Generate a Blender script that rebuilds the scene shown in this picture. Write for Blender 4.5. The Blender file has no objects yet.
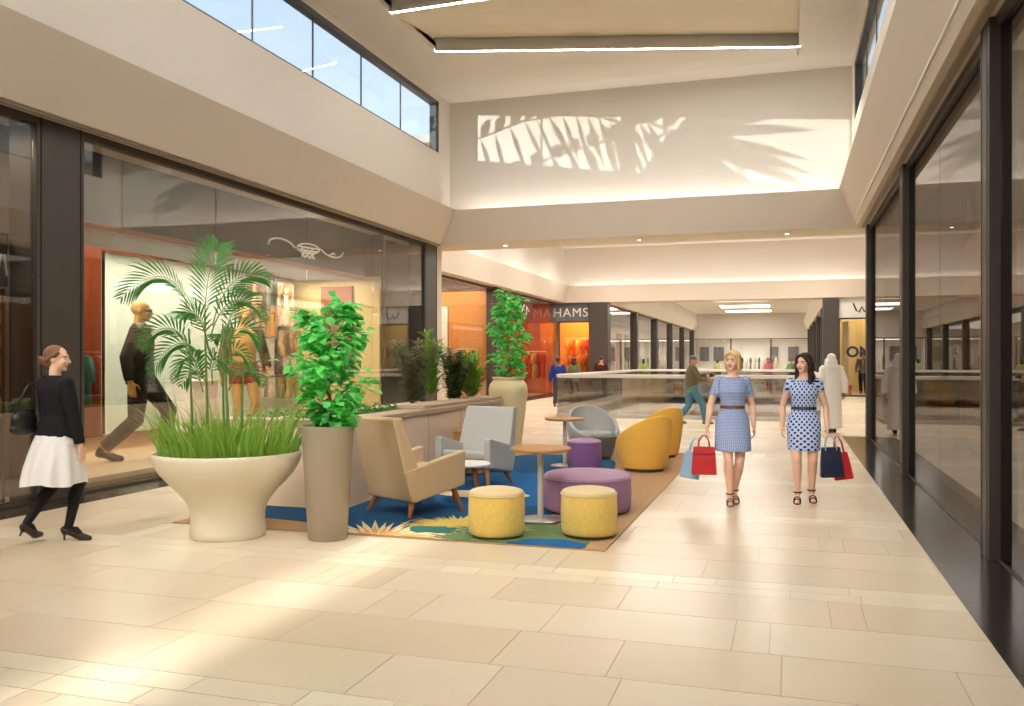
import bpy, math, random
from mathutils import Vector, Matrix, Euler
random.seed(11)
PI = math.pi
SC = bpy.context.scene
COL = SC.collection
V = Vector

# ---------------------------------------------------------------- materials
def nodes_of(name):
    m = bpy.data.materials.new(name); m.use_nodes = True
    nt = m.node_tree; nt.nodes.clear()
    out = nt.nodes.new('ShaderNodeOutputMaterial')
    return m, nt, out
def pbr(nt, col, rough=.5, spec=.5, metal=0):
    b = nt.nodes.new('ShaderNodeBsdfPrincipled')
    b.inputs['Base Color'].default_value = (*col, 1); b.inputs['Roughness'].default_value = rough
    b.inputs['Specular IOR Level'].default_value = spec; b.inputs['Metallic'].default_value = metal
    return b
def lin(r, g, b):
    f = lambda c: ((c/255+.055)/1.055)**2.4 if c > 10 else c/255/12.92
    return (f(r), f(g), f(b))
MATS = {}
def mat(name, col, rough=.5, spec=.5, metal=0, noise=6.0, amt=.06, bump=0, bscale=60, sheen=0, trans=0, stretch=(1, 1, 1)):
    """a plain surface with a slow procedural variation of tone and an optional fine grain"""
    if name in MATS: return MATS[name]
    m, nt, out = nodes_of(name); L = nt.links
    b = pbr(nt, col, rough, spec, metal)
    tc = nt.nodes.new('ShaderNodeTexCoord')
    mp = nt.nodes.new('ShaderNodeMapping'); mp.inputs['Scale'].default_value = stretch
    L.new(tc.outputs['Object'], mp.inputs['Vector'])
    n = nt.nodes.new('ShaderNodeTexNoise'); n.inputs['Scale'].default_value = noise; n.inputs['Detail'].default_value = 3
    L.new(mp.outputs['Vector'], n.inputs['Vector'])
    r = nt.nodes.new('ShaderNodeMapRange'); r.inputs['To Min'].default_value = 1-amt; r.inputs['To Max'].default_value = 1+amt
    L.new(n.outputs['Fac'], r.inputs['Value'])
    mx = nt.nodes.new('ShaderNodeVectorMath'); mx.operation = 'SCALE'; mx.inputs[0].default_value = col
    L.new(r.outputs['Result'], mx.inputs['Scale']); L.new(mx.outputs['Vector'], b.inputs['Base Color'])
    if bump:
        n2 = nt.nodes.new('ShaderNodeTexNoise'); n2.inputs['Scale'].default_value = bscale
        L.new(mp.outputs['Vector'], n2.inputs['Vector'])
        bp = nt.nodes.new('ShaderNodeBump'); bp.inputs['Strength'].default_value = bump; bp.inputs['Distance'].default_value = .01
        L.new(n2.outputs['Fac'], bp.inputs['Height']); L.new(bp.outputs['Normal'], b.inputs['Normal'])
    if sheen: b.inputs['Sheen Weight'].default_value = sheen
    if trans:
        t = nt.nodes.new('ShaderNodeBsdfTranslucent'); t.inputs['Color'].default_value = (*[min(1, c*1.3) for c in col], 1)
        ms = nt.nodes.new('ShaderNodeMixShader'); ms.inputs['Fac'].default_value = trans
        L.new(b.outputs[0], ms.inputs[1]); L.new(t.outputs[0], ms.inputs[2]); L.new(ms.outputs[0], out.inputs[0])
    else: L.new(b.outputs[0], out.inputs[0])
    MATS[name] = m
    return m
def glow(name, col, s):
    if name in MATS: return MATS[name]
    m, nt, out = nodes_of(name)
    e = nt.nodes.new('ShaderNodeEmission'); e.inputs['Color'].default_value = (*col, 1); e.inputs['Strength'].default_value = s
    nt.links.new(e.outputs[0], out.inputs[0]); MATS[name] = m
    return m
def glass(name, tint=(1, 1, 1), refl=.2, edge=.9, gcol=(1, 1, 1)):
    """architectural pane: see-through with a mirror share that grows towards grazing view"""
    if name in MATS: return MATS[name]
    m, nt, out = nodes_of(name); L = nt.links
    t = nt.nodes.new('ShaderNodeBsdfTransparent'); t.inputs['Color'].default_value = (*tint, 1)
    g = nt.nodes.new('ShaderNodeBsdfGlossy'); g.inputs['Roughness'].default_value = 0.0; g.inputs['Color'].default_value = (*gcol, 1)
    lw = nt.nodes.new('ShaderNodeLayerWeight'); lw.inputs['Blend'].default_value = .5
    pw = nt.nodes.new('ShaderNodeMath'); pw.operation = 'POWER'; pw.inputs[1].default_value = 3.0
    L.new(lw.outputs['Facing'], pw.inputs[0])
    r = nt.nodes.new('ShaderNodeMapRange'); r.inputs['To Min'].default_value = refl; r.inputs['To Max'].default_value = edge
    L.new(pw.outputs[0], r.inputs['Value'])
    ms = nt.nodes.new('ShaderNodeMixShader')
    L.new(r.outputs['Result'], ms.inputs['Fac']); L.new(t.outputs[0], ms.inputs[1]); L.new(g.outputs[0], ms.inputs[2])
    L.new(ms.outputs[0], out.inputs[0]); MATS[name] = m
    return m

# ---------------------------------------------------------------- mesh builder
class MB:
    def __init__(s): s.v = []; s.f = []; s.m = []
    def add(s, vs, fs, m=0):
        o = len(s.v); s.v += [tuple(v) for v in vs]
        for f in fs: s.f.append(tuple(i+o for i in f)); s.m.append(m)
    def box(s, x0, x1, y0, y1, z0, z1, m=0, M=None):
        vs = [V((x, y, z)) for z in (z0, z1) for y in (y0, y1) for x in (x0, x1)]
        if M is not None: vs = [M @ v for v in vs]
        s.add(vs, [(0, 2, 3, 1), (4, 5, 7, 6), (0, 1, 5, 4), (2, 6, 7, 3), (0, 4, 6, 2), (1, 3, 7, 5)], m)
    def prism(s, poly, a, b, axis='x', m=0, M=None):
        """poly: 2-D outline (counter-clockwise) swept from a to b along an axis"""
        def P(p, t): return V({'x': (t, p[0], p[1]), 'y': (p[0], t, p[1]), 'z': (p[0], p[1], t)}[axis])
        n = len(poly); vs = [P(p, a) for p in poly]+[P(p, b) for p in poly]
        if M is not None: vs = [M @ v for v in vs]
        fs = [tuple(reversed(range(n))), tuple(range(n, 2*n))]+[(i, (i+1) % n, n+(i+1) % n, n+i) for i in range(n)]
        if axis == 'y': fs = [tuple(reversed(f)) for f in fs]
        s.add(vs, fs, m)
    def rings(s, rs, m=0, cap0=True, cap1=True):
        n = len(rs[0]); vs = [p for r in rs for p in r]; fs = []
        for k in range(len(rs)-1):
            for i in range(n):
                j = (i+1) % n; fs.append((k*n+i, k*n+j, (k+1)*n+j, (k+1)*n+i))
        if cap0: fs.append(tuple(reversed(range(n))))
        if cap1: fs.append(tuple(range((len(rs)-1)*n, len(rs)*n)))
        s.add(vs, fs, m)
    def lathe(s, prof, seg=32, c=(0, 0, 0), m=0, sx=1, sy=1, cap0=True, cap1=True):
        s.rings([[V((c[0]+r*sx*math.cos(2*PI*i/seg), c[1]+r*sy*math.sin(2*PI*i/seg), c[2]+z)) for i in range(seg)] for r, z in prof], m, cap0, cap1)
    def tube(s, pts, rad, seg=8, m=0, round_ends=False, flat=1.0):
        pts = [V(p) for p in pts]
        if not hasattr(rad, '__len__'): rad = [rad]*len(pts)
        rad = list(rad)
        if round_ends:
            d0 = (pts[0]-pts[1]).normalized(); d1 = (pts[-1]-pts[-2]).normalized(); a, b = pts[0], pts[-1]; ra, rb = rad[0], rad[-1]
            pre = [(a+d0*ra*math.sin(t), ra*math.cos(t)) for t in (1.5, 1.1, .55)]
            post = [(b+d1*rb*math.sin(t), rb*math.cos(t)) for t in (.55, 1.1, 1.5)]
            pts = [p for p, _ in pre]+pts+[p for p, _ in post]; rad = [r for _, r in pre]+rad+[r for _, r in post]
        rs = []; nrm = None
        for i, p in enumerate(pts):
            a = pts[max(i-1, 0)]; b = pts[min(i+1, len(pts)-1)]; t = (b-a)
            if t.length < 1e-9: t = V((0, 0, 1))
            t.normalize()
            if nrm is None:
                ref = V((1, 0, 0)) if abs(t.x) < .9 else V((0, 1, 0)); nrm = (ref-t*ref.dot(t)).normalized()
            else:
                nrm = nrm-t*nrm.dot(t); nrm = nrm.normalized() if nrm.length > 1e-6 else t.orthogonal().normalized()
            bn = t.cross(nrm)
            rs.append([p+(nrm*math.cos(2*PI*k/seg)+bn*math.sin(2*PI*k/seg)*flat)*rad[i] for k in range(seg)])
        s.rings(rs, m)
    def ellipsoid(s, c, r, M=None, seg=16, rings=10, m=0):
        c = V(c); R_ = M if M is not None else Matrix.Identity(3); rs = []
        for k in range(rings+1):
            th = -PI/2+PI*k/rings; th = max(min(th, PI/2-.02), -PI/2+.02)
            rs.append([c+R_ @ V((r[0]*math.cos(th)*math.cos(2*PI*i/seg), r[1]*math.cos(th)*math.sin(2*PI*i/seg), r[2]*math.sin(th))) for i in range(seg)])
        s.rings(rs, m)
    def mesh(s, name, mats):
        me = bpy.data.meshes.new(name); me.from_pydata(s.v, [], s.f)
        for mm in (mats if isinstance(mats, (list, tuple)) else [mats]): me.materials.append(mm)
        me.polygons.foreach_set('material_index', s.m)
        return me
    def build(s, name, mats, parent=None, smooth=35, bevel=0, bseg=2, loc=None, rz=0, sub=0):
        me = s.mesh(name, mats)
        if smooth:
            me.polygons.foreach_set('use_smooth', [True]*len(me.polygons))
            if smooth < 180: me.set_sharp_from_angle(angle=math.radians(smooth))
        o = bpy.data.objects.new(name, me); COL.objects.link(o)
        if parent is not None: o.parent = parent
        if loc is not None: o.location = loc
        o.rotation_euler.z = rz
        if bevel:
            b = o.modifiers.new('bevel', 'BEVEL'); b.width = bevel; b.segments = bseg; b.limit_method = 'ANGLE'; b.angle_limit = math.radians(40)
            b.harden_normals = False
        if sub:
            b = o.modifiers.new('sub', 'SUBSURF'); b.levels = sub; b.render_levels = sub
        return o

def tag(o, label=None, cat=None, group=None, kind=None):
    for k, v in (('label', label), ('category', cat), ('group', group), ('kind', kind)):
        if v: o[k] = v
    return o
def thing(name, label, cat, loc=(0, 0, 0), rz=0, group=None):
    o = bpy.data.objects.new(name, None); COL.objects.link(o); o.empty_display_size = .1
    o.location = loc; o.rotation_euler.z = rz
    return tag(o, label, cat, group)
def struct(name, mb, mats, parent=None, **k):
    o = mb.build(name, mats, parent, **k)
    if parent is None: o['kind'] = 'structure'
    return o
def kids(o): return [c for c in COL.objects if c.parent == o]
def dup(root, loc, rz=0, label=None, group=None, scale=None):
    r = root.copy(); COL.objects.link(r); r.location = loc; r.rotation_euler = (0, 0, rz)
    if scale: r.scale = scale
    if label: r['label'] = label
    if group: r['group'] = group
    for ch in kids(root):
        c = ch.copy(); COL.objects.link(c); c.parent = r
        for g in kids(ch):
            d = g.copy(); COL.objects.link(d); d.parent = c
    return r
def text_geo(body, size, extrude=.01, align='CENTER', shear=0, spacing=1.0, bold=0):
    """lettering turned into mesh data (in its own XY plane)"""
    cu = bpy.data.curves.new('letters', 'FONT'); cu.body = body; cu.size = size; cu.extrude = extrude; cu.align_x = align; cu.shear = shear; cu.space_character = spacing; cu.offset = bold
    o = bpy.data.objects.new('letters', cu); COL.objects.link(o)
    bpy.context.view_layer.update()
    me = bpy.data.meshes.new_from_object(o.evaluated_get(bpy.context.evaluated_depsgraph_get()))
    bpy.data.objects.remove(o); bpy.data.curves.remove(cu)
    mb = MB(); mb.v = [tuple(v.co) for v in me.vertices]; mb.f = [tuple(p.vertices) for p in me.polygons]; mb.m = [0]*len(mb.f)
    bpy.data.meshes.remove(me)
    return mb
def xform(mb, M):
    mb.v = [tuple(M @ V(v)) for v in mb.v]; return mb
# ---------------------------------------------------------------- shared materials
W_WALL = mat('wall_paint', lin(226, 219, 210), .7, .3, noise=1.5, amt=.02)
W_FASC = mat('fascia_paint', lin(213, 200, 184), .65, .3, noise=1.5, amt=.02)
W_CEIL = mat('ceiling_paint', lin(232, 226, 218), .8, .2, noise=1, amt=.015)
W_CREAM = mat('cream_panel', lin(236, 226, 206), .7, .3, noise=1, amt=.02)
DARK = mat('dark_bronze', lin(70, 64, 60), .42, .5, noise=3, amt=.06)
DARK2 = mat('dark_frame', lin(78, 80, 84), .4, .5, noise=3, amt=.05)
GROOVE = mat('shadow_gap_metal', lin(150, 134, 116), .5, .4, noise=3, amt=.04)
GRANITE = mat('polished_black_granite', lin(50, 45, 41), .16, .22, noise=90, amt=.35)
WHITE = mat('white_lacquer', lin(238, 234, 226), .35, .4, noise=3, amt=.02)
STEEL = mat('brushed_steel', lin(200, 198, 194), .28, .5, metal=.9, noise=40, amt=.06)
CHROME = mat('chrome', lin(225, 225, 225), .1, .5, metal=1, noise=10, amt=.02)
OAK = mat('oak', lin(178, 128, 74), .4, .4, noise=14, amt=.18, stretch=(1, 8, 8))
WALNUT = mat('walnut', lin(150, 96, 54), .4, .4, noise=14, amt=.2, stretch=(6, 6, 1))
SHOPGLASS = glass('shopfront_glass', (.92, .92, .91), .10, .62, (.85, .85, .85))
SHOPGLASS_R = glass('shopfront_glass_tinted', (.62, .62, .61), .20, .78, (.52, .50, .48))
CLERGLASS = glass('clerestory_glass', (.95, .98, 1), .04, .4)
RAILGLASS = glass('balustrade_glass', (.74, .72, .70), .22, .6)
LED = glow('light_slot', (1, .96, .90), 31.0)
COVE = glow('cove_light', (1, .95, .88), 6.5)

CX = -3.2                      # centre line of the mall
def bay(xl, xr): return xl, xr
# ---------------------------------------------------------------- floor
def floor_tiles():
    rnd = random.Random(5)
    mb = MB(); G = .006
    X0, X1, Y0, Y1 = -10.9, 4.4, -9.0, 90.0
    mb.box(X0, X1, Y0, 24.0, -.3, -.003, 0)
    mb.box(X0, -6.2, 24.0, 38.5, -.3, -.003, 0); mb.box(.9, X1, 24.0, 38.5, -.3, -.003, 0)
    mb.box(X0, X1, 38.5, Y1, -.3, -.003, 0)
    def tile(a, b, c, d, m):
        if b-a < .05: return
        hole = c < 38.5 and d > 24.0
        segs = [(a, min(b, -6.2)), (max(a, .9), b)] if hole else [(a, b)]
        for p, q in segs:
            if q-p > .03: mb.box(p+G/2, q-G/2, c+G/2, d-G/2, -.02, 0, m)
    y = 6.16-2.8*6; 
    while y < Y1:
        far = y > 24
        # pale band of small tiles, two thin rows
        for yy, hh in ((y, .2), (y+.2, .2)):
            x = X0+rnd.random()*.5
            while x < X1:
                w = rnd.choice([.3, .45, .6, .9]); tile(x, min(x+w, X1), yy, yy+hh, rnd.choice([4, 4, 5, 4, 6])); x += w
        for r in range(4):
            yy = y+.4+.6*r; x = X0-rnd.random()*1.2
            while x < X1:
                w = rnd.choice([1.3, 1.3, 1.1, .85, .62, .62, .2, .2, .34]) if not far else 1.3
                m = 6 if (w < .3 and rnd.random() < .4) else rnd.choice([1, 2, 3, 1, 2])
                tile(max(x, X0), min(x+w, X1), yy, min(yy+.6, y+2.8), m); x += w
        y += 2.8
    c0 = mat('floor_grout', lin(180, 162, 138), .6, .3)
    def stone(n, c):
        return mat(n, c, .26, .35, noise=1.7, amt=.05)
    struct('floor', mb, [c0, stone('limestone_a', lin(222, 206, 180)), stone('limestone_b', lin(218, 201, 174)), stone('limestone_c', lin(225, 210, 185)),
                         stone('limestone_pale', lin(228, 216, 190)), stone('limestone_pale_b', lin(224, 211, 186)), stone('limestone_white', lin(234, 223, 200))], smooth=0)
floor_tiles()
n_trim = [0]
def trim(mb, m, **k):
    n_trim[0] += 1
    return struct('trim_%d' % n_trim[0], mb, m, **k)
def strip(x0, x1, y0, y1):
    mb = MB(); y = y0
    while y < y1:
        mb.box(x0, x1, y+.002, min(y+1.4, y1)-.002, -.01, .004); y += 1.4
    trim(mb, GRANITE, smooth=0)
strip(-8.35, -7.5, -9, 19.6); strip(1.1, 1.95, -9, 19.6)
strip(-10.9, -9.7, 19.6, 41); strip(3.3, 4.4, 19.6, 41)
strip(-8.7, -7.9, 41, 85); strip(1.5, 2.3, 41, 85)

# ---------------------------------------------------------------- tall bay near the camera
ZS, ZF, ZC = 4.33, 5.12, 7.78
def side(sgn, bot, top, wallx, y0, y1, ceil, name, sill=None, head=None, wy0=None, wy1=None, deep=8.9):
    """bulkhead with a leaning fascia, the cove behind its lip and the high wall with its window opening"""
    X = lambda d: CX+sgn*d
    def pr(poly, m=0, a=y0, b=y1):
        p = [(X(d), z) for d, z in poly]
        ar = sum(p[i][0]*p[(i+1) % len(p)][1]-p[(i+1) % len(p)][0]*p[i][1] for i in range(len(p)))
        return p if ar > 0 else p[::-1]
    mb = MB(); mb.prism(pr([(bot, ZS), (bot+.9, ZS), (bot+.9, ZS+.12), (bot+.10, ZS+.12), (top+.12, ZF), (top, ZF)]), y0, y1, 'y')
    struct(name, mb, W_FASC, smooth=0)
    w = MB()
    def wbox(z0, z1, ya, yb):
        a, b = sorted((X(wallx), X(wallx+.25))); w.box(a, b, ya, yb+(.4 if yb == y1 else 0), z0, z1)
    if sill:
        wbox(ZS+.12, sill, y0, y1); wbox(head, ceil+.3, y0, y1)
        if wy0 > y0: wbox(sill, head, y0, wy0)
        if wy1 < y1: wbox(sill, head, wy1, y1)
    else: wbox(ZS+.12, ceil+.3, y0, y1)
    struct(name, w, W_WALL, smooth=0)
    # cove light behind the lip
    c = MB(); a, b = sorted((X(top+.16), X(top+.22))); c.box(a, b, y0+.1, y1-.1, ZF-.22, ZF-.2)
    o = c.build('cove_light_strip', COVE); return o
H1 = 4.22
cv = []
cv.append(side(-1, 4.57, 4.22, 4.55, -9, 19.3, ZC, 'wall_left', 6.43, 7.62, -7.3, 19.0))
cv.append(side(1, 4.57, 4.22, 4.50, -9, 19.3, ZC, 'wall_right', 6.43, 7.62, -7.3, 19.0))
# end of the tall bay: fascia beam across and the white wall above it
def across(xl, xr, y, y2, wally, ceil, name, thick=.2, face=-1):
    mb = MB(); mb.prism([(y, ZS), (y2, ZS), (y2, ZF), (y2-.14, ZF), (y2-.14, ZS+.12), (y+.14, ZS+.12), (y+.14, ZF), (y, ZF)], xl, xr, 'x')
    struct(name, mb, W_FASC, smooth=0)
    if ceil:
        w = MB(); w.box(xl+(.62 if wally < 20 else -.4), xr+(-.7 if wally < 20 else .4), wally, wally+thick, ZS+.12, ceil+.3); struct(name, w, W_WALL, smooth=0)
across(-8.6, 2.2, 19.2, 20.5, 19.7, ZC, 'wall_end')
mbc = MB(); mbc.box(-7.3, .9, 19.36, 19.47, ZF-.22, ZF-.2); cv.append(mbc.build('cove_light_strip', COVE))
mbw = MB(); mbw.box(-14.2, 6, -9.25, -9, -.3, 8.1); struct('wall_back', mbw, W_WALL, smooth=0)

# ceiling of the tall bay: a recess of folded panels with light slots between them
def ceiling_tall():
    mb = MB(); x0, x1 = -7.98, 1.55; rx0, rx1 = -6.72, .22; ry0, ry1 = -7.0, 18.72
    mb.box(x0, rx0, -9, 19.9, ZC, ZC+.2); mb.box(rx1, x1, -9, 19.9, ZC, ZC+.2)
    mb.box(rx0, rx1, ry1, 19.9, ZC, ZC+.2); mb.box(rx0, rx1, -9, ry0, ZC, ZC+.2)
    mb.box(rx0-.1, rx1+.1, ry0-.1, ry1+.1, ZC+.55, ZC+.7)
    for a in ((rx0-.05, rx0, ry0, ry1), (rx1, rx1+.05, ry0, ry1), (rx0, rx1, ry0-.05, ry0), (rx0, rx1, ry1, ry1+.05)):
        mb.box(*a, ZC+.1, ZC+.6)
    struct('ceiling', mb, W_CEIL, smooth=0)
    # zigzag folds: (y at left end, y at right end) of every slot
    slots = [(16.3, 18.2), (14.25, 14.0), (10.6, 12.4), (8.5, 8.2), (4.8, 6.6), (2.7, 2.4), (-1.0, .8), (-3.2, -3.5)]
    # first triangular leaf between the slot and the recess edge
    p = MB()
    lf = [(rx0+.02, slots[0][0], ZC-.01), (rx1-.02, slots[0][1], ZC-.01), (rx1-.02, ry1-.03, ZC-.10), (rx0+.02, ry1-.03, ZC-.14)]
    lf += [(x, y, ZC+.08) for x, y, z in lf]
    p.add(lf, [(3, 2, 1, 0), (4, 5, 6, 7), (0, 1, 5, 4), (1, 2, 6, 5), (2, 3, 7, 6), (3, 0, 4, 7)])
    struct('ceiling', p, W_CEIL, smooth=0)
    for k in range(len(slots)-1):
        (a0, a1), (b0, b1) = slots[k], slots[k+1]
        # each leaf hangs low at its far edge and rises behind the next slot
        zf, zn = ZC+.24, ZC+.0
        q = MB()
        vs = [(rx0, a0-.10, zf), (rx1, a1-.10, zf), (rx1, b1+.0, zn), (rx0, b0+.0, zn)]
        vs += [(x, y, z+.05) for x, y, z in vs]
        q.add(vs, [(0, 1, 2, 3), (7, 6, 5, 4), (0, 4, 5, 1), (1, 5, 6, 2), (2, 6, 7, 3), (3, 7, 4, 0)])
        struct('ceiling', q, W_CREAM if k % 2 == 0 else W_CEIL, smooth=0)
    for k, (a0, a1) in enumerate(slots):
        t = thing('ceiling_slot_light', ['long white linear light slot nearest the end wall, almost level across the ceiling', 'white linear light slot second from the end wall, cut by the picture top'][k] if k < 2 else 'white linear light slot in the ceiling folds overhead', 'light', (rx0, a0, ZC), 0, 'linear ceiling lights')
        ang = math.atan2(a1-a0, rx1-rx0); ln = math.hypot(a1-a0, rx1-rx0)
        M = Matrix.Rotation(ang, 4, 'Z')
        d = MB(); d.box(.0, ln, -.075, -.012, -.012, .01, M=M); d.build('diffuser', LED, t, smooth=0)
        fr = MB(); fr.box(0, ln, -.012, 0, -.014, .32, M=M); fr.box(0, ln, -.087, -.075, -.014, .05, M=M); fr.box(0, ln, -.075, -.012, .012, .03, M=M); fr.build('frame', W_CEIL, t, smooth=0)
ceiling_tall()

# clerestory windows: panes between thin mullions, dark frame
n_win = [0]
def clerestory(x, y0, y1, z0, z1, sgn):
    n_win[0] += 1
    fr = MB(); d0, d1 = sorted((x, x+sgn*.16))
    fr.box(d0, d1, y0, y1, z1-.1, z1); fr.box(d0, d1, y0, y1, z0, z0+.03); fr.box(d0, d1, y1-.17, y1, z0, z1); fr.box(d0, d1, y0, y0+.1, z0, z1)
    w = struct('window_%d' % n_win[0], fr, DARK2, smooth=0)
    ys = [y1-.17-1.8*k for k in range(0, int((y1-y0)/1.8)+1)]+[y0+.1]
    for a, b in zip(ys[1:], ys[:-1]):
        if b-a < .1: continue
        p = MB(); xm = x+sgn*.07; p.box(xm-.006, xm+.006, a+.008, b-.008, z0+.03, z1-.1); p.build('pane', CLERGLASS, w, smooth=0)
    mu = MB()
    for a in ys[1:-1]: mu.box(x+sgn*.07-.012, x+sgn*.07+.012, a-.012, a+.012, z0+.03, z1-.1)
    mu.build('mullion', DARK2, w, smooth=0)
clerestory(-7.76, -7.3, 19.0, 6.43, 7.62, -1)
clerestory(1.31, -7.3, 19.0, 6.43, 7.62, 1)

# ---------------------------------------------------------------- the wider middle bay and the long bay beyond it
Z2 = 6.95
cv.append(side(-1, 6.9, 6.7, 7.0, 20.5, 40.6, Z2, 'wall_left'))
cv.append(side(1, 6.9, 6.7, 7.0, 20.5, 40.6, Z2, 'wall_right'))
across(-10.2, 3.8, 40.6, 42.0, 41.0, Z2, 'wall_end')
mbc = MB(); mbc.box(-9.8, 3.4, 40.84, 40.92, ZF-.22, ZF-.2); cv.append(mbc.build('cove_light_strip', COVE))
mbc = MB(); mbc.box(-10.7, 4.3, 19.9, 41.2, Z2, Z2+.2); struct('ceiling', mbc, W_CEIL, smooth=0)
for k, y in enumerate((25, 30.5, 36)):  # glowing panels added overhead, out of view, to brighten the middle bay
    t = thing('ceiling_panel_light', 'flat white fill panel added to the unseen ceiling over the stairwell void', 'light', (CX, y, Z2), 0, 'added fill panels over the void')
    d = MB(); d.box(-3.2, 3.2, -1.3, 1.3, -.02, 0); d.build('diffuser', glow('fill_panel', (1, .96, .9), 4.0), t, smooth=0)
    f = MB()
    for a in ((-3.3, 3.3, -1.4, -1.3), (-3.3, 3.3, 1.3, 1.4), (-3.3, -3.2, -1.3, 1.3), (3.2, 3.3, -1.3, 1.3)): f.box(*a, -.05, 0)
    f.build('frame', W_CEIL, t, smooth=0)
Z3 = 5.9
cv.append(side(-1, 4.9, 4.6, 4.9, 42.0, 84, Z3, 'wall_left')); cv.append(side(1, 4.9, 4.6, 4.9, 42.0, 84, Z3, 'wall_right'))
mbc = MB(); mbc.box(-8.6, 2.2, 41.2, 84.4, Z3, Z3+.2); struct('ceiling', mbc, W_CEIL, smooth=0)
for k, y in enumerate((48, 56, 64, 72, 79)):
    t = thing('ceiling_panel_light', 'long bright ceiling panel in the far arcade', 'light', (CX, y, Z3), 0, 'luminous panels in the far arcade')
    d = MB(); d.box(-1.9, 1.9, -1.6, 1.6, -.02, 0); d.build('diffuser', glow('panel_light_far', (1, .97, .92), 5.0), t, smooth=0)
    f = MB()
    for a in ((-2, 2, -1.7, -1.6), (-2, 2, 1.6, 1.7), (-2, -1.9, -1.6, 1.6), (1.9, 2, -1.6, 1.6)): f.box(*a, -.05, 0)
    f.build('frame', W_CEIL, t, smooth=0)
mb = MB(); mb.box(-8.6, 2.2, 84.0, 84.3, 3.6, 6.2); struct('wall_end', mb, W_WALL, smooth=0)
for i, o in enumerate(cv): tag(o, 'strip of warm cove light hidden behind the fascia lip', 'light', 'cove lights behind the fascias')

# soffit grooves above the shopfronts and closing walls between bays
for xs in ((-8.35, -7.79), (1.39, 1.95)):
    mb = MB(); a, b = xs
    for k in range(3):
        x = a+.06+(b-a-.1)*k/2.2; mb.box(x, x+.07, -9, 19.2, ZS-.035, ZS+.005)
    trim(mb, GROOVE, smooth=0)
mb = MB(); mb.box(-10.9, -8.05, 19.62, 19.9, 0, ZS+.12); struct('wall_left', mb, W_FASC, smooth=0)
mb = MB(); mb.box(1.65, 4.4, 19.62, 19.9, 0, ZS+.12); struct('wall_right', mb, W_FASC, smooth=0)

# columns
def column(x0, x1, y0, y1):
    mb = MB(); mb.box(x0, x1, y0, y1, 0, ZS)
    g = MB()
    for yy in (y0+.06, y1-.06): g.box(x0-.003, x1+.003, yy-.008, yy+.008, 0, ZS)
    o = struct('column', mb, DARK, smooth=0, bevel=.01); g.build('shadow_groove', mat('groove_black', lin(30, 27, 25), .6, .2), o, smooth=0)
for y in (-2.9, 2.4, 7.75): column(-8.4, -8.0, y, y+.7)
column(-8.4, -8.0, 18.75, 19.5)
for y in (-2.9, 2.4, 7.78, 13.25, 18.95): column(1.53, 1.74, y, y+.32)
for y in (31.0,): column(-10.75, -10.35, y, y+.6)
for y in (25.4, 31.0, 36): column(3.95, 4.3, y, y+.6)
column(-8.95, -8.05, 40.6, 41.4); column(1.5, 2.15, 40.6, 41.4)
for y in (50, 58, 66, 74, 82): column(-8.6, -8.2, y, y+.6); column(1.75, 2.1, y, y+.6)

# shopfront glazing, one window per bay between columns
def shopfront(x, y0, y1, step, gm, base=.03, top=ZS):
    n_win[0] += 1
    fr = MB(); fr.box(x-.02, x+.02, y0, y1, 0.0, base); fr.box(x-.04, x+.04, y0, y1, top-.08, top)
    w = struct('window_%d' % n_win[0], fr, DARK, smooth=0)
    n = max(1, round((y1-y0)/step)); d = (y1-y0)/n
    for k in range(n):
        p = MB(); p.box(x-.006, x+.006, y0+k*d+.006, y0+(k+1)*d-.006, base, top-.08); p.build('pane', gm, w, smooth=0)
    return w
def shopfront_x(y, x0, x1, gm, base=.08, top=3.45):
    n_win[0] += 1
    fr = MB(); fr.box(x0, x1, y-.05, y+.05, 0, base); fr.box(x0, x1, y-.05, y+.05, top-.06, top); fr.box(x0, x0+.06, y-.05, y+.05, base, top-.06); fr.box(x1-.06, x1, y-.05, y+.05, base, top-.06)
    w = struct('window_%d' % n_win[0], fr, DARK, smooth=0)
    p = MB(); p.box(x0+.06, x1-.06, y-.006, y+.006, base, top-.06); p.build('pane', gm, w, smooth=0)
shopfront(-8.05, -9, -2.9, 2.7, SHOPGLASS); shopfront(-8.05, -2.2, 2.4, 2.7, SHOPGLASS); shopfront(-8.05, 3.1, 7.75, 2.6, SHOPGLASS)
shopfront(-8.05, 8.45, 18.75, 2.58, SHOPGLASS)
for a, b in ((-9, -2.9), (-2.58, 2.4), (2.72, 7.78), (8.1, 13.25), (13.57, 18.95)): shopfront(1.62, a, b, 2.6, SHOPGLASS_R, .012)
SOFTGLASS = glass('shopfront_glass_low_glare', (.92, .92, .91), .08, .22, (.8, .8, .8))
shopfront(-10.55, 19.9, 31.0, 2.8, SOFTGLASS); shopfront(-10.55, 31.6, 40.6, 3, SOFTGLASS)
for a, b in ((19.9, 25.4), (26, 31), (31.6, 36), (36.6, 40.6)): shopfront(4.12, a, b, 2.7, SHOPGLASS)
for a, b in ((41.4, 50), (50.6, 58), (58.6, 66), (66.6, 74), (74.6, 82)):
    shopfront(-8.4, a, b, 4, SHOPGLASS); shopfront(1.92, a, b, 4, SHOPGLASS)

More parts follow.
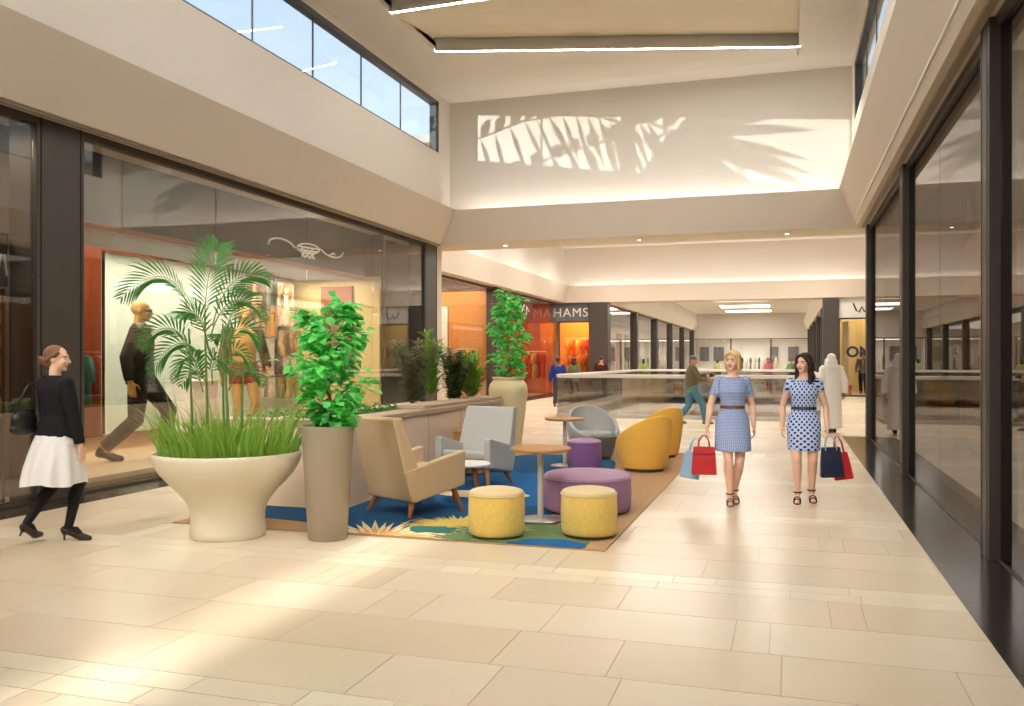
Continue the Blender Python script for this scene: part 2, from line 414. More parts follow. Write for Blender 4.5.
# lower storey seen through the void
mb = MB(); mb.box(-10.9, 4.4, 20, 44, -4.7, -4.5); struct('floor', mb, mat('lower_floor_stone', lin(196, 190, 182), .4, .3, noise=1, amt=.05), smooth=0)
mb = MB()
mb.box(-6.45, -6.2, 24.0, 38.5, -.6, -.02); mb.box(.9, 1.15, 24, 38.5, -.6, -.02); mb.box(-6.45, 1.15, 23.8, 24.0, -.6, -.02); mb.box(-6.45, 1.15, 38.5, 38.7, -.6, -.02)
trim(mb, W_WALL, smooth=0)
mb = MB(); mb.box(-10.9, -10.7, 20, 44, -4.5, -.3); mb.box(4.2, 4.4, 20, 44, -4.5, -.3); mb.box(-10.9, 4.4, 43.8, 44, -4.5, -.3); mb.box(-10.9, 4.4, 20, 20.2, -4.5, -.3)
struct('wall_end', mb, W_FASC, smooth=0)

# round recessed downlights in the ceiling borders and along the soffits
def downlight(x, y, z, energy, label, group, r=.09, cone=150, soft=.12):
    t = thing('downlight', label, 'light', (x, y, z), 0, group)
    a = MB(); a.lathe([(r, 0), (r+.025, -.006), (r+.02, -.014), (r-.005, -.012), (r-.01, 0)], 24, cap0=False, cap1=False); a.build('trim_ring', WHITE, t)
    d = MB(); d.lathe([(.005, -.006), (r-.004, -.006), (r-.004, -.002)], 24); d.build('lens', glow('downlight_lens', (1, .95, .88), 12), t)
    l = bpy.data.lights.new('downlight_lamp', 'SPOT'); l.energy = energy; l.spot_size = math.radians(cone); l.spot_blend = 1.0; l.shadow_soft_size = soft; l.color = (1, .95, .88)
    o = bpy.data.objects.new('downlight_lamp', l); COL.objects.link(o); o.location = (x, y, z-.03)
for x in (-6.4, -3.2, 0): downlight(x, 19.85, ZS, 25, 'tiny recessed downlight under the first cross beam', 'cross beam downlights', .05)
for y in (23, 28, 33, 38):
    for x in (-8, 1.6): downlight(x, y, Z2, 380, 'round recessed downlight in the ceiling round the void', 'void ceiling downlights', .13, 165, .25)

mb = MB(); mb.box(6, 9, 7.7, 27, 4.7, 17); mb.box(5.8, 9.2, 7.5, 27.2, 17, 17.3); struct('wall_right', mb, W_FASC, smooth=0)   # unseen block added outside to keep the sun off the lounge seats

# unseen fill spots added overhead to brighten surfaces facing the camera
def fill_spot(x, y, aim, energy):
    t = thing('fill_spotlight', 'added black fill spotlight on the ceiling out of view, aimed down the mall', 'light', (x, y, ZC), 0, 'added fill spotlights')
    d = (V(aim)-V((x, y, ZC-.3))).normalized(); p = V((0, 0, -.3))
    b = MB(); b.tube([p-d*.12, p+d*.14], [.075, .085], 20); b.build('lamp_head', BLACKM, t)
    c = MB(); c.tube([(0, 0, -.02), (0, 0, -.28)], .015, 10); c.lathe([(.06, -.025), (.06, 0)], 20); c.build('mount', BLACKM, t)
    e = MB(); e.tube([p+d*.139, p+d*.143], .07, 20); e.build('lens', glow('downlight_lens', (1, .95, .88), 12), t)
    l = bpy.data.lights.new('fill_lamp', 'SPOT'); l.energy = energy; l.spot_size = math.radians(62); l.spot_blend = 1.0; l.shadow_soft_size = .35; l.color = (1, .95, .88)
    o = bpy.data.objects.new('fill_lamp', l); COL.objects.link(o); o.location = V((x, y, ZC-.3))+d*.15; o.rotation_euler = d.to_track_quat('-Z', 'Y').to_euler()
BLACKM = mat('black_metal', lin(34, 33, 32), .4, .4, noise=5, amt=.05)
for x, y, ax in ((-7.2, 1.5, -4.6), (-7.2, -1.5, -5.2), (.75, 1.5, -1.6), (.75, -1.5, -2.8), (-7.2, -4.5, -3.4), (.75, -4.5, -.6)): fill_spot(x, y, (ax, 9.5, .6), 430)
# shop shells
S_GREY = mat('shop_wall_grey', lin(96, 88, 82), .7, .3, noise=2, amt=.05)
S_CREAM = mat('shop_wall_cream', lin(214, 196, 160), .7, .3, noise=2, amt=.04)
S_WOOD = mat('shop_floor_wood', lin(196, 168, 130), .3, .4, noise=9, amt=.12, stretch=(6, 1, 6))
S_DARKC = mat('shop_ceiling_dark', lin(88, 84, 82), .8, .2, noise=2, amt=.04)
def shell(x0, x1, y0, y1, wm, fm, cm, name, ends=(True, True), fz=.0):
    mb = MB(); xo = x0 if abs(x0) > abs(x1) else x1; s = -1 if xo < CX else 1
    a, b = sorted((xo, xo+s*.15)); mb.box(a, b, y0, y1, -.05, ZS+.12)
    if ends[0]: mb.box(x0, x1, y0-.1, y0, -.05, ZS+.12)
    if ends[1]: mb.box(x0, x1, y1, y1+.1, -.05, ZS+.12)
    struct(name, mb, wm, smooth=0)
    c = MB(); c.box(x0, x1, y0, y1, ZS+.12, ZS+.3); struct('ceiling', c, cm, smooth=0)
    f = MB(); f.box(x0, x1, y0, y1, -.2, fz+.002); struct('floor', f, fm, smooth=0)
shell(-13.7, -8.36, -9, 8.0, S_GREY, S_WOOD, S_DARKC, 'wall_left', (True, True))
shell(-13.7, -8.36, 8.12, 17.3, S_GREY, S_WOOD, S_DARKC, 'wall_left', (False, True))
shell(-13.7, -8.36, 17.45, 19.62, S_GREY, S_WOOD, S_DARKC, 'wall_left', (False, False))
shell(1.96, 6.2, -9, 19.62, S_GREY, mat('shop_floor_beige', lin(190, 168, 140), .4, .3), S_DARKC, 'wall_right')
shell(-14.4, -10.76, 19.9, 42.2, S_CREAM, S_WOOD, S_DARKC, 'wall_left', (True, True))
shell(4.32, 7.2, 19.9, 42, S_CREAM, S_WOOD, S_DARKC, 'wall_right')
shell(-12.3, -8.62, 42.2, 84, S_CREAM, S_WOOD, S_DARKC, 'wall_left', (False, True))
shell(2.12, 6.0, 42, 84, S_CREAM, S_WOOD, S_DARKC, 'wall_right', (False, True))
mb = MB(); mb.box(-9, 2.6, 90, 90.2, -.1, 4); mb.box(-9, -8.8, 84.3, 90, -.1, 4); mb.box(2.4, 2.6, 84.3, 90, -.1, 4); struct('wall_end', mb, mat('far_shop_wall', lin(225, 220, 212), .7, .3), smooth=0)
mb = MB(); mb.box(-9, 2.6, 84.3, 90.2, 3.6, 3.8); struct('ceiling', mb, W_CEIL, smooth=0)
# ---------------------------------------------------------------- rug
def blob(cx, cy, pts):
    return [(cx+x, cy+y) for x, y in pts]
def smooth_poly(pts, it=3):
    for _ in range(it):
        q = []
        for i in range(len(pts)):
            a, b = pts[i], pts[(i+1) % len(pts)]
            q += [(a[0]*.75+b[0]*.25, a[1]*.75+b[1]*.25), (a[0]*.25+b[0]*.75, a[1]*.25+b[1]*.75)]
        pts = q
    return pts
def flat(mb, pts, z, m):
    n = len(pts)
    mb.add([(x, y, z) for x, y in pts]+[(x, y, z-.002) for x, y in pts], [tuple(range(n)), tuple(reversed(range(n, 2*n)))]+[(i, n+i, n+(i+1) % n, (i+1) % n) for i in range(n)], m)
def clip(poly, x0, x1, y0, y1):
    def cut(p, ax, lim, keep):
        out = []
        for i in range(len(p)):
            a, b = p[i], p[(i+1) % len(p)]
            ia, ib = keep(a[ax], lim), keep(b[ax], lim)
            if ia: out.append(a)
            if ia != ib:
                t = (lim-a[ax])/(b[ax]-a[ax]); out.append((a[0]+t*(b[0]-a[0]), a[1]+t*(b[1]-a[1])))
        return out
    ge = lambda v, l: v >= l; le = lambda v, l: v <= l
    for ax, lim, k in ((0, x0, ge), (0, x1, le), (1, y0, ge), (1, y1, le)):
        if len(poly) < 3: return []
        poly = cut(poly, ax, lim, k)
    return poly
def rug():
    rnd = random.Random(3)
    X0, X1, Y0, Y1 = -5.75, -1.45, 7.2, 15.2
    mb = MB(); mb.prism([(X0, Y0), (X1, Y0), (X1, Y1), (-4.3, Y1), (-4.3, 14.02), (-4.51, 14.02), (-4.51, 8.33), (X0, 8.33)], .001, .010, 'z')
    def put(pts, z, m, sm=3):
        p0 = smooth_poly(pts, sm) if sm else pts
        for q in ((X0+.01, X1-.01, Y0+.01, 8.32), (-4.50, X1-.01, 8.32, Y1-.01)):
            p = clip(p0, *q)
            if len(p) > 2: flat(mb, p, z, m)
    # deep blue pool, paler blue reach behind it, green front, dark blue corner
    put([(-5.7, 7.75), (-4.3, 7.6), (-4.0, 7.22), (-3.2, 7.22), (-3.3, 8.0), (-2.6, 8.3), (-1.95, 9.2), (-2.0, 10.6), (-2.35, 12.2), (-2.6, 14.0), (-3.6, 14.4), (-4.5, 14.0), (-4.5, 9), (-5.7, 8.6)], .0125, 1)
    put([(-3.9, 9.0), (-2.9, 8.75), (-2.35, 9.6), (-2.5, 11.0), (-3.1, 12.0), (-4.3, 11.5)], .014, 2)
    put([(-3.35, 7.15), (-1.66, 7.15), (-1.62, 7.55), (-1.95, 8.15), (-2.6, 8.35), (-3.3, 7.95), (-3.5, 7.5)], .0155, 3)
    put([(-2.35, 7.15), (-1.62, 7.15), (-1.64, 7.42), (-2.0, 7.55), (-2.3, 7.4)], .0165, 2)
    put([(-3.15, 7.9), (-2.5, 8.15), (-2.15, 8.6), (-2.5, 8.5), (-3.1, 8.3)], .0165, 5)
    put([(-4.05, 9.6), (-3.3, 9.45), (-2.75, 9.75), (-3.1, 10.05), (-3.9, 10.0)], .0165, 5)
    def fan(cx, cy, r, a0, a1, n, m, z, w=.06):
        for k in range(n):
            a = math.radians(a0+(a1-a0)*k/(n-1)+rnd.uniform(-2, 2)); L = r*rnd.uniform(.75, 1.0)
            d = (math.cos(a), math.sin(a)); s = (-d[1], d[0]); ww = w*rnd.uniform(.8, 1.3)
            pts = [(cx+d[0]*.08, cy+d[1]*.08), (cx+d[0]*L*.55+s[0]*ww*.5, cy+d[1]*L*.55+s[1]*ww*.5), (cx+d[0]*L, cy+d[1]*L), (cx+d[0]*L*.55-s[0]*ww*.5, cy+d[1]*L*.55-s[1]*ww*.5)]
            put(pts, z+k*.00004, m, 0)
    fan(-3.46, 7.0, 1.0, 12, 168, 25, 5, .0172, .055); fan(-3.46, 7.0, .7, 18, 160, 14, 7, .0184, .05)
    fan(-3.0, 7.85, .6, -20, 200, 30, 4, .0182, .05)
    fan(-2.9, 7.7, .7, 10, 175, 28, 4, .0192, .05)
    fan(-2.6, 7.2, .55, 20, 170, 16, 3, .0202, .08)
    for k in range(4): put([(p[0]*.09-3.15+rnd.uniform(-.45, .5), p[1]*.09+7.4+rnd.uniform(-.15, .35)) for p in ((0, 0), (1, .4), (.7, 1.1), (-.2, .9))], .0212+k*.0001, 6, 2)
    C = lambda n, c: mat(n, c, .95, .1, noise=30, amt=.10, bump=.4, bscale=500)
    o = mb.build('rug', [C('rug_tan', lin(184, 150, 114)), C('rug_blue', lin(44, 88, 128)), C('rug_azure', lin(40, 104, 160)), C('rug_green', lin(112, 136, 92)),
                         C('rug_yellow', lin(214, 186, 100)), C('rug_cream', lin(232, 214, 170)), C('rug_teal', lin(60, 116, 108)), C('rug_apricot', lin(214, 160, 96))], smooth=0)
    tag(o, 'large tan rug with blue pools and yellow leaf fans under the lounge seats', 'rug')
rug()

# ---------------------------------------------------------------- low planter wall
def planter_wall():
    t = thing('planter_wall', 'long low pink-beige stone planter wall with flat coping behind the lounge seats', 'planter', (-4.55, 8.38, 0))
    st = mat('pinkish_stone', lin(236, 213, 186), .5, .3, noise=2.5, amt=.05, bump=.05, bscale=30)
    cp = mat('coping_stone', lin(186, 162, 138), .45, .4, noise=5, amt=.08)
    L = 5.6; Wd = 1.6
    b = MB(); b.box(-.28, 0, 0, L, 0, .88); b.box(-Wd, -.28, 0, .28, 0, .88); b.box(-Wd, -Wd+.2, .28, L, 0, .88); b.box(-Wd+.2, -.28, L-.25, L, 0, .88)
    b.build('wall_body', st, t, smooth=0, bevel=.008)
    j = MB()
    for y in range(1, 5): j.box(-.001, .002, y*1.2-.004, y*1.2+.004, 0.08, .87)
    j.build('panel_joint', mat('stone_joint', lin(186, 160, 134), .7, .2), t, smooth=0)
    c = MB(); c.box(-.32, .035, -.035, 3.3, .88, .95); c.box(-Wd-.03, -.32, -.035, .31, .88, .95); c.build('coping', cp, t, smooth=0, bevel=.012)
    c = MB(); c.box(-.42, -.02, 2.3, L+.03, .951, 1.0); c.box(-.33, .02, 3.3, L+.03, .88, .95); c.build('coping', cp, t, smooth=0, bevel=.012)
    s = MB(); s.box(-Wd+.2, -.28, .28, L-.25, .5, .86); s.build('soil', mat('soil', lin(70, 52, 38), .95, .1, noise=20, amt=.3, bump=.8, bscale=60), t, smooth=0)
planter_wall()

# ---------------------------------------------------------------- seats and tables
def fabric(n, c, amt=.05, bs=420): return mat(n, c, .9, .15, noise=60, amt=amt, bump=.35, bscale=bs, sheen=.15)
def ottoman(name, label, loc, r, h, side, top, seam, group=None, rz=0):
    t = thing(name, label, 'ottoman', loc, rz, group)
    b = MB(); e = .035
    b.lathe([(r*.94, .02), (r*.985, .035), (r, .07), (r+.004, h*.5), (r, h-.06), (r-.006, h-.045)], 48, m=0); b.build('body', side, t, smooth=60)
    c = MB(); c.lathe([(r-.006, h-.045), (r-.003, h-.03), (r-.02, h-.012), (r-.05, h-.002), (r*.6, h+.008), (.01, h+.012)], 48); c.build('seat_pad', top, t, smooth=60)
    s = MB(); n = 48; s.tube([(math.cos(2*PI*k/n)*(r+.001), math.sin(2*PI*k/n)*(r+.001), h-.045) for k in range(n+1)], .006, 6); s.build('piping', seam, t, smooth=180)
    f = MB(); f.lathe([(r*.9, 0), (r*.9, .025)], 32); f.build('base', DARK, t)
    return t
F_YEL = mat('yellow_boucle', lin(220, 188, 100), .9, .15, noise=38, amt=.16, bump=.6, bscale=120, sheen=.2)
F_YTOP = fabric('straw_fabric', lin(216, 194, 148)); F_PUR = fabric('mauve_fabric', lin(146, 108, 140)); F_PTOP = fabric('pale_mauve_fabric', lin(176, 142, 168))
F_VIO = fabric('violet_fabric', lin(128, 88, 136)); F_GREY = fabric('pale_grey_fabric', lin(178, 178, 174)); F_BEI = fabric('beige_fabric', lin(204, 176, 140))
F_GOLD = fabric('golden_fabric', lin(232, 180, 78)); F_DGREY = fabric('mid_grey_fabric', lin(112, 110, 106))
ottoman('ottoman', 'yellow boucle drum ottoman in front of the white side table and beige armchair', (-2.50, 7.50, .02), .252, .42, F_YEL, F_YTOP, F_YTOP, 'yellow drum ottomans')
ottoman('ottoman', 'yellow boucle drum ottoman in front of the wide mauve pouf', (-1.71, 7.77, .02), .252, .42, F_YEL, F_YTOP, F_YTOP, 'yellow drum ottomans')
ottoman('pouf', 'wide low round mauve pouf behind a yellow drum ottoman', (-2.01, 9.05, .018), .46, .40, F_PUR, F_PTOP, F_PTOP)
ottoman('pouf', 'small violet drum pouf beside the far wooden cafe table', (-2.79, 12.38, .018), .245, .44, F_VIO, F_PTOP, F_VIO)

def cafe_table(label, loc):
    t = thing('cafe_table', label, 'table', loc, 0, 'round wooden cafe tables')
    a = MB(); a.lathe([(.01, .68), (.27, .68), (.30, .692), (.302, .708), (.295, .716), (.01, .716)], 48); a.build('table_top', OAK, t, smooth=40)
    p = MB(); p.lathe([(.032, .02), (.03, .03), (.03, .66), (.06, .668), (.06, .68)], 20); p.build('pole', mat('satin_steel', lin(206, 204, 200), .35, .5, metal=.45, noise=20, amt=.04), t, smooth=40)
    b = MB(); b.lathe([(.215, 0), (.215, .008), (.2, .016), (.04, .024)], 40); b.build('base', STEEL, t, smooth=40)
cafe_table('round wooden cafe table on chrome pole, nearest, between the ottomans', (-2.32, 8.33, .023))
cafe_table('round wooden cafe table on chrome pole beside the grey tub chair', (-3.17, 12.74, .018))

def side_table():
    t = thing('side_table', 'low round white side table on wooden legs between the two armchairs', 'table', (-3.48, 9.35, .016), .3)
    a = MB(); a.lathe([(.01, .385), (.25, .385), (.272, .395), (.275, .41), (.26, .42), (.01, .42)], 44); a.build('table_top', WHITE, t, smooth=40)
    for k in range(4):
        an = PI/4+k*PI/2; l = MB(); c, s = math.cos(an), math.sin(an)
        l.tube([(c*.12, s*.12, .388), (c*.21, s*.21, 0)], [.026, .014], 10); l.build('leg', WALNUT, t)
    f = MB(); f.lathe([(.13, .36), (.13, .388)], 24); f.build('leg_plate', WALNUT, t)
side_table()
def box_table():
    t = thing('box_table', 'boxy wooden side table against the planter wall behind the grey armchair', 'table', (-4.22, 11.55, .018), .12)
    b = MB(); b.box(-.20, .20, -.22, .22, .02, .57); b.build('body', OAK, t, smooth=0, bevel=.006)
    a = MB(); a.box(-.22, .22, -.25, .25, .57, .615); a.build('table_top', OAK, t, smooth=0, bevel=.008)
    p = MB(); p.box(-.2, .2, -.23, .23, 0, .02); p.build('plinth', DARK, t, smooth=0)
box_table()

def armchair(label, loc, face, fab, side_m, legm, w=.66, back_h=1.0):
    """face: direction the seat looks, in degrees from +X"""
    t = thing('armchair', label, 'armchair', loc, math.radians(face)+PI/2)
    hw = w/2; a = .085
    # seat: -Y is the front
    s = MB(); s.prism([(-.36, .26), (.20, .16), (.24, .20), (.24, .30), (-.36, .36)], -hw+a, hw-a, 'x'); s.build('seat_base', fab, t, smooth=30, bevel=.015)
    c = MB(); c.prism([(-.385, .36), (.16, .29), (.17, .40), (-.37, .47), (-.39, .43)], -hw+a+.005, hw-a-.005, 'x'); c.build('seat_cushion', fab, t, smooth=30, bevel=.03, bseg=3)
    b = MB(); b.prism([(.10, .26), (.19, .15), (.27, .16), (.46, back_h-.02), (.455, back_h), (.36, back_h+.01)], -hw+.0, hw-.0, 'x')
    for i, v in enumerate(b.v):
        k = (v[2]-.2)/.8; b.v[i] = (v[0]*(1-.10*max(0, k)), v[1], v[2])
    bo = b.build('backrest', fab, t, smooth=30, bevel=.028, bseg=3)
    for sg in (-1, 1):
        m = MB(); x0, x1 = sorted((sg*(hw-a), sg*hw))
        m.prism([(-.40, .27), (.24, .155), (.30, .26), (.345, .47), (-.385, .63), (-.405, .61)], x0, x1, 'x'); m.build('armrest', side_m, t, smooth=30, bevel=.018, bseg=3)
        for fy, sy in ((-.30, -1), (.20, 1)):
            l = MB(); z = .27 if sy < 0 else .17
            l.tube([(sg*(hw-.09), fy, z), (sg*(hw-.03), fy+sy*.085, .0)], [.034, .018], 10); l.build('leg', legm, t)
    return t
armchair('beige upholstered armchair on splayed wooden legs seen from behind', (-3.75, 8.42, .022), 63, F_BEI, F_BEI, WALNUT, .72).scale = (1.05, 1.06, 1.0)
armchair('pale grey upholstered armchair with its high back against the planter wall', (-3.76, 10.5, .018), 262, F_GREY, F_GREY, WALNUT, .77, .97)

def tub_chair(label, loc, face, outer, inner, basem, high=.80, group=None, skew=0.0):
    t = thing('tub_chair', label, 'tub chair', loc, math.radians(face)+PI/2, group)
    # shell: wraps round the back (+Y) and falls to low arms at the front
    n = 40; a0, a1 = math.radians(-52), math.radians(232); rows = []
    def rim(a):
        k = max(0, math.cos((a-PI/2-skew)*.62)); return .40+(high-.40)*(k**1.5)
    for i in range(n+1):
        a = a0+(a1-a0)*i/n; top = rim(a); col = []
        for j in range(9):
            u = j/8; z = .045+(top-.045)*u; r = .30+.085*(1-(1-u)**1.8)*1.0
            if u > .75: r -= .012*((u-.75)/.25)**2
            col.append((V((math.cos(a)*r, math.sin(a)*r*1.0, z)), V((math.cos(a)*(r-.07+.015*u), math.sin(a)*(r-.07+.015*u), z))))
        rows.append(col)
    sh = MB(); rs = []
    for col in rows: rs.append([p[0] for p in col]+[p[1] for p in reversed(col)])
    sh.rings(rs); sh.build('shell', outer, t, smooth=50, bevel=.012)
    s = MB(); s.lathe([(.235, .30), (.25, .33), (.25, .40), (.235, .43), (.15, .445), (.01, .45)], 36, sy=1.08, c=(0, -.03, 0)); s.build('seat_cushion', inner, t, smooth=60)
    f = MB(); f.lathe([(.27, .05), (.33, .28), (.345, .36), (.30, .38)] if basem is not outer else [(.25, .05), (.28, .3), (.24, .32)], 36, c=(0, -.02, 0)); f.build('seat_base', basem, t, smooth=50)
    d = MB(); d.lathe([(.26, 0), (.26, .05)], 32); d.build('plinth', DARK, t)
    return t
    return t
tub_chair('golden yellow tub chair seen from behind, the nearer of the two', (-1.97, 12.62, .012), 118, F_GOLD, F_GOLD, F_GOLD, .80, 'golden tub chairs', .35).scale = (1.07, 1.07, 1)
tub_chair('golden yellow tub chair half hidden behind the other golden tub chair', (-2.0, 14.5, .012), 150, F_GOLD, F_GOLD, F_GOLD, .82, 'golden tub chairs', -.3)
tub_chair('pale grey tub chair with dark grey seat facing the golden tub chairs', (-3.0, 13.95, .012), -45, F_GREY, F_GREY, F_DGREY, .84, None, -.2).scale = (1.12, 1.12, 1.0)

# ---------------------------------------------------------------- glass balustrade round the void
def balustrade(p0, p1, label, along):
    x0, y0 = p0; x1, y1 = p1; L = math.hypot(x1-x0, y1-y0)
    t = thing('balustrade', label, 'balustrade', (x0, y0, 0), math.atan2(y1-y0, x1-x0))
    n = max(1, round(L/1.8)); d = L/n
    for k in range(n):
        p = MB(); p.box(k*d+.008, (k+1)*d-.008, -.009, .009, .06, 1.10); p.build('glass_panel', RAILGLASS, t, smooth=0)
    h = MB(); h.box(0, L, -.035, .035, 1.13, 1.20); h.box(0, L, -.012, .012, 1.10, 1.13); h.build('handrail', mat('handrail_steel', lin(224, 220, 212), .3, .5, metal=.3, noise=20, amt=.04), t, smooth=0, bevel=.012)
    b = MB(); b.box(0, L, -.03, .03, 0, .10); b.build('base_channel', STEEL, t, smooth=0, bevel=.004)
balustrade((-6.2, 24.0), (.9, 24.0), 'long glass balustrade with white handrail across the near edge of the void', 0)
balustrade((-6.2, 38.5), (.9, 38.5), 'glass balustrade with pale handrail along the far edge of the void', 0)
balustrade((-6.2, 24.05), (-6.2, 38.45), 'glass balustrade running away along the left edge of the void', 0)
balustrade((.9, 24.05), (.9, 38.45), 'glass balustrade running away along the right edge of the void', 0)
# ---------------------------------------------------------------- plants
def leafmat(n, c, tr=.35): return mat(n, c, .45, .35, noise=5, amt=.3, trans=tr)
G_PALM = leafmat('palm_green', lin(74, 136, 66), .4); G_GRASS = leafmat('grass_green', lin(138, 176, 72)); G_FIG = leafmat('fig_green', lin(134, 226, 132), .55); G_OLIVE = leafmat('olive_leaf', lin(150, 154, 116)); G_DARK = leafmat('dark_leaf', lin(112, 134, 84)); G_LIME = leafmat('lime_leaf', lin(128, 176, 62))
STEMG = mat('green_stem', lin(112, 138, 70), .5, .3, noise=12, amt=.15); BARK = mat('pale_bark', lin(150, 124, 92), .8, .2, noise=20, amt=.2, bump=.4, bscale=80)
SOIL = mat('soil', lin(70, 52, 38), .95, .1)
RV = V((.954, .300, 0)); FV = V((-.300, .954, 0))
def leaflet(mb, p, d, up, L, w, droop=.3, m=0):
    d = d.normalized(); s = d.cross(up)
    if s.length < 1e-4: s = d.orthogonal()
    s.normalize(); n = s.cross(d); pts = []
    a = p; q1 = p+d*L*.35-n*0; q2 = p+d*L*.72-V((0, 0, 1))*L*droop*.35; q3 = p+d*L-V((0, 0, 1))*L*droop
    vs = [a, q1+s*w*.5, q1-s*w*.5, q1+n*w*.12, q2+s*w*.36, q2-s*w*.36, q2+n*w*.1, q3]
    mb.add(vs, [(0, 3, 1), (0, 2, 3), (3, 6, 4, 1), (3, 2, 5, 6), (6, 7, 4), (6, 5, 7)], m)
def frond(parent, c0, c1, c2, c3, n=24, LL=.30, w=.022, rnd=None, side_vec=None):
    """cubic rachis with rows of leaflets on both sides"""
    mb = MB(); B = lambda t: c0*(1-t)**3+c1*3*t*(1-t)**2+c2*3*t*t*(1-t)+c3*t**3
    P = [B(i/14) for i in range(15)]
    mb.tube(P, [.007*(1-.75*i/14) for i in range(15)], 6, 1)
    for i in range(n):
        t = .22+.78*i/(n-1); p = B(t); d = (B(min(t+.02, 1.0))-B(t-.02)).normalized()
        lat = d.cross(V((0, 0, 1)))
        if side_vec is not None: lat = side_vec-d*side_vec.dot(d)
        if lat.length < .05: lat = RV.copy()
        lat.normalize(); nv = lat.cross(d); prof = math.sin(PI*min(1, (t-.12)/.9))**.7*.9+.12
        for q in (1, -1):
            L = LL*prof*rnd.uniform(.85, 1.1); up = lat.cross(d)*q
            dd = d*(.62+.5*t)+lat*q*(.95-.35*t)
            leaflet(mb, p, dd, nv, L, w*rnd.uniform(.85, 1.2), .10+.14*rnd.random())
    return mb.build('frond', [G_PALM, STEMG], parent, smooth=0)
def palm_bowl():
    rnd = random.Random(21)
    t = thing('potted_palm', 'feathery palm and tall green grass in wide cream bowl planter on a foot', 'potted plant', (-4.87, 6.86, 0))
    pot = mat('cream_planter', lin(230, 221, 196), .38, .4, noise=3, amt=.03)
    b = MB()
    b.lathe([(.325, 0), (.334, .01), (.334, .06), (.326, .14), (.325, .20), (.338, .27), (.375, .34), (.44, .42), (.52, .50), (.59, .58), (.635, .66), (.655, .73), (.657, .765), (.650, .772), (.636, .765), (.625, .72), (.58, .62), (.30, .58)], 72); b.build('bowl', pot, t, smooth=60)
    s = MB(); s.lathe([(.02, .66), (.3, .665), (.625, .655), (.6, .60)], 40); s.build('soil', SOIL, t)
    PX = .0089
    def P(u, v, d=0): return RV*((u-230)*PX)+FV*d+V((0, 0, 1.6-(v-360)*PX))
    st = MB(); base = [(196, -.05), (206, .08), (214, -.12), (222, .1), (230, 0), (240, .12), (236, -.14)]
    crowns = [(192, 318, -.06), (204, 300, .05), (212, 330, -.15), (220, 312, .12), (226, 340, .02), (240, 345, .18), (232, 352, -.16)]
    for (u, d), (cu, cv, cd) in zip(base, crowns):
        st.tube([P(u, 462, d), P(u*.6+cu*.4, 410, d), P(cu, cv+10, cd)], [.014, .011, .008], 8)
    st.build('stem', STEMG, t)
    F = [  # crown, control, control, tip (u, v, depth)
        ((204, 330, .03), (205, 290, .03), (208, 262, .05), (216, 242, .08), 30, .34, RV),
        ((195, 325, -.05), (188, 275, -.08), (165, 258, -.12), (129, 296, -.15), 30, .27, None),
        ((212, 325, .05), (220, 285, .05), (240, 262, .06), (268, 276, .05), 26, .24, None),
        ((216, 335, -.1), (228, 300, -.15), (250, 285, -.2), (276, 318, -.22), 24, .22, None),
        ((195, 350, -.1), (186, 325, -.15), (172, 318, -.2), (153, 345, -.25), 22, .22, None),
        ((205, 355, -.12), (196, 335, -.2), (180, 340, -.28), (166, 372, -.32), 20, .2, None),
        ((214, 350, -.1), (212, 318, -.18), (205, 305, -.24), (196, 318, -.34), 22, .24, RV),
        ((225, 355, .0), (232, 325, 0), (246, 318, .02), (262, 342, .0), 20, .22, None),
        ((220, 345, .1), (224, 310, .2), (232, 290, .28), (240, 288, .34), 22, .24, RV),
        ((232, 365, -.14), (240, 345, -.2), (252, 345, -.26), (266, 372, -.3), 18, .18, None),
        ((205, 350, .12), (196, 315, .2), (184, 300, .28), (170, 312, .36), 22, .24, None),
        ((210, 372, -.15), (204, 352, -.24), (198, 350, -.3), (190, 378, -.38), 18, .18, None),
        ((228, 362, .1), (224, 335, .16), (216, 325, .2), (206, 338, .26), 18, .2, RV),
        ((218, 368, -.18), (224, 350, -.26), (230, 352, -.34), (238, 378, -.38), 18, .17, None)]
    F += [((216, 385, -.05), (214, 362, -.1), (224, 350, -.15), (244, 372, -.2), 18, .19, RV), ((206, 390, .05), (200, 368, .1), (190, 362, .12), (176, 385, .15), 18, .19, None),
          ((212, 392, -.2), (210, 372, -.28), (208, 362, -.34), (212, 352, -.4), 18, .2, RV), ((226, 392, .12), (232, 370, .16), (244, 362, .2), (258, 384, .22), 18, .18, None)]
    for a, b_, c, d, n, LL, sv in F: frond(t, P(*a), P(*b_), P(*c), P(*d), int(n*.72), LL*1.05, .017, rnd, sv if sv is not None else (V((0, 0, 1))-FV*rnd.uniform(.25, .7)).normalized())
    g = MB()
    for i in range(520):
        a = rnd.random()*2*PI; r = .60*math.sqrt(rnd.random()); x, y = r*math.cos(a), r*math.sin(a)
        xr = V((x, y, 0)).dot(RV); H = rnd.uniform(.26, .56)*(1.2 if xr < -.25 or xr > .3 else 1.0)
        if rnd.random() < .12: H *= 1.35
        o = V((x, y, .655)); ln = V((math.cos(a), math.sin(a), 0))*(.04+.22*r+.16*rnd.random())+V((rnd.uniform(-.15, .15), rnd.uniform(-.15, .15), 0))
        w = rnd.uniform(.007, .013); s = V((-ln.y, ln.x, 0)).normalized() if rnd.random() < .5 else RV; vs = []
        for k in range(5):
            u = k/4; p = o+V((0, 0, H*(u-.16*u*u*min(1.6, ln.length*4))))+ln*H*1.5*u*u; ww = w*(1-u**2*.92)
            vs += [p+s*ww, p-s*ww]
        g.add(vs, [(2*k, 2*k+1, 2*k+3, 2*k+2) for k in range(4)])
    tag(g.build('grass', G_GRASS, t, smooth=180), kind='stuff')
palm_bowl()
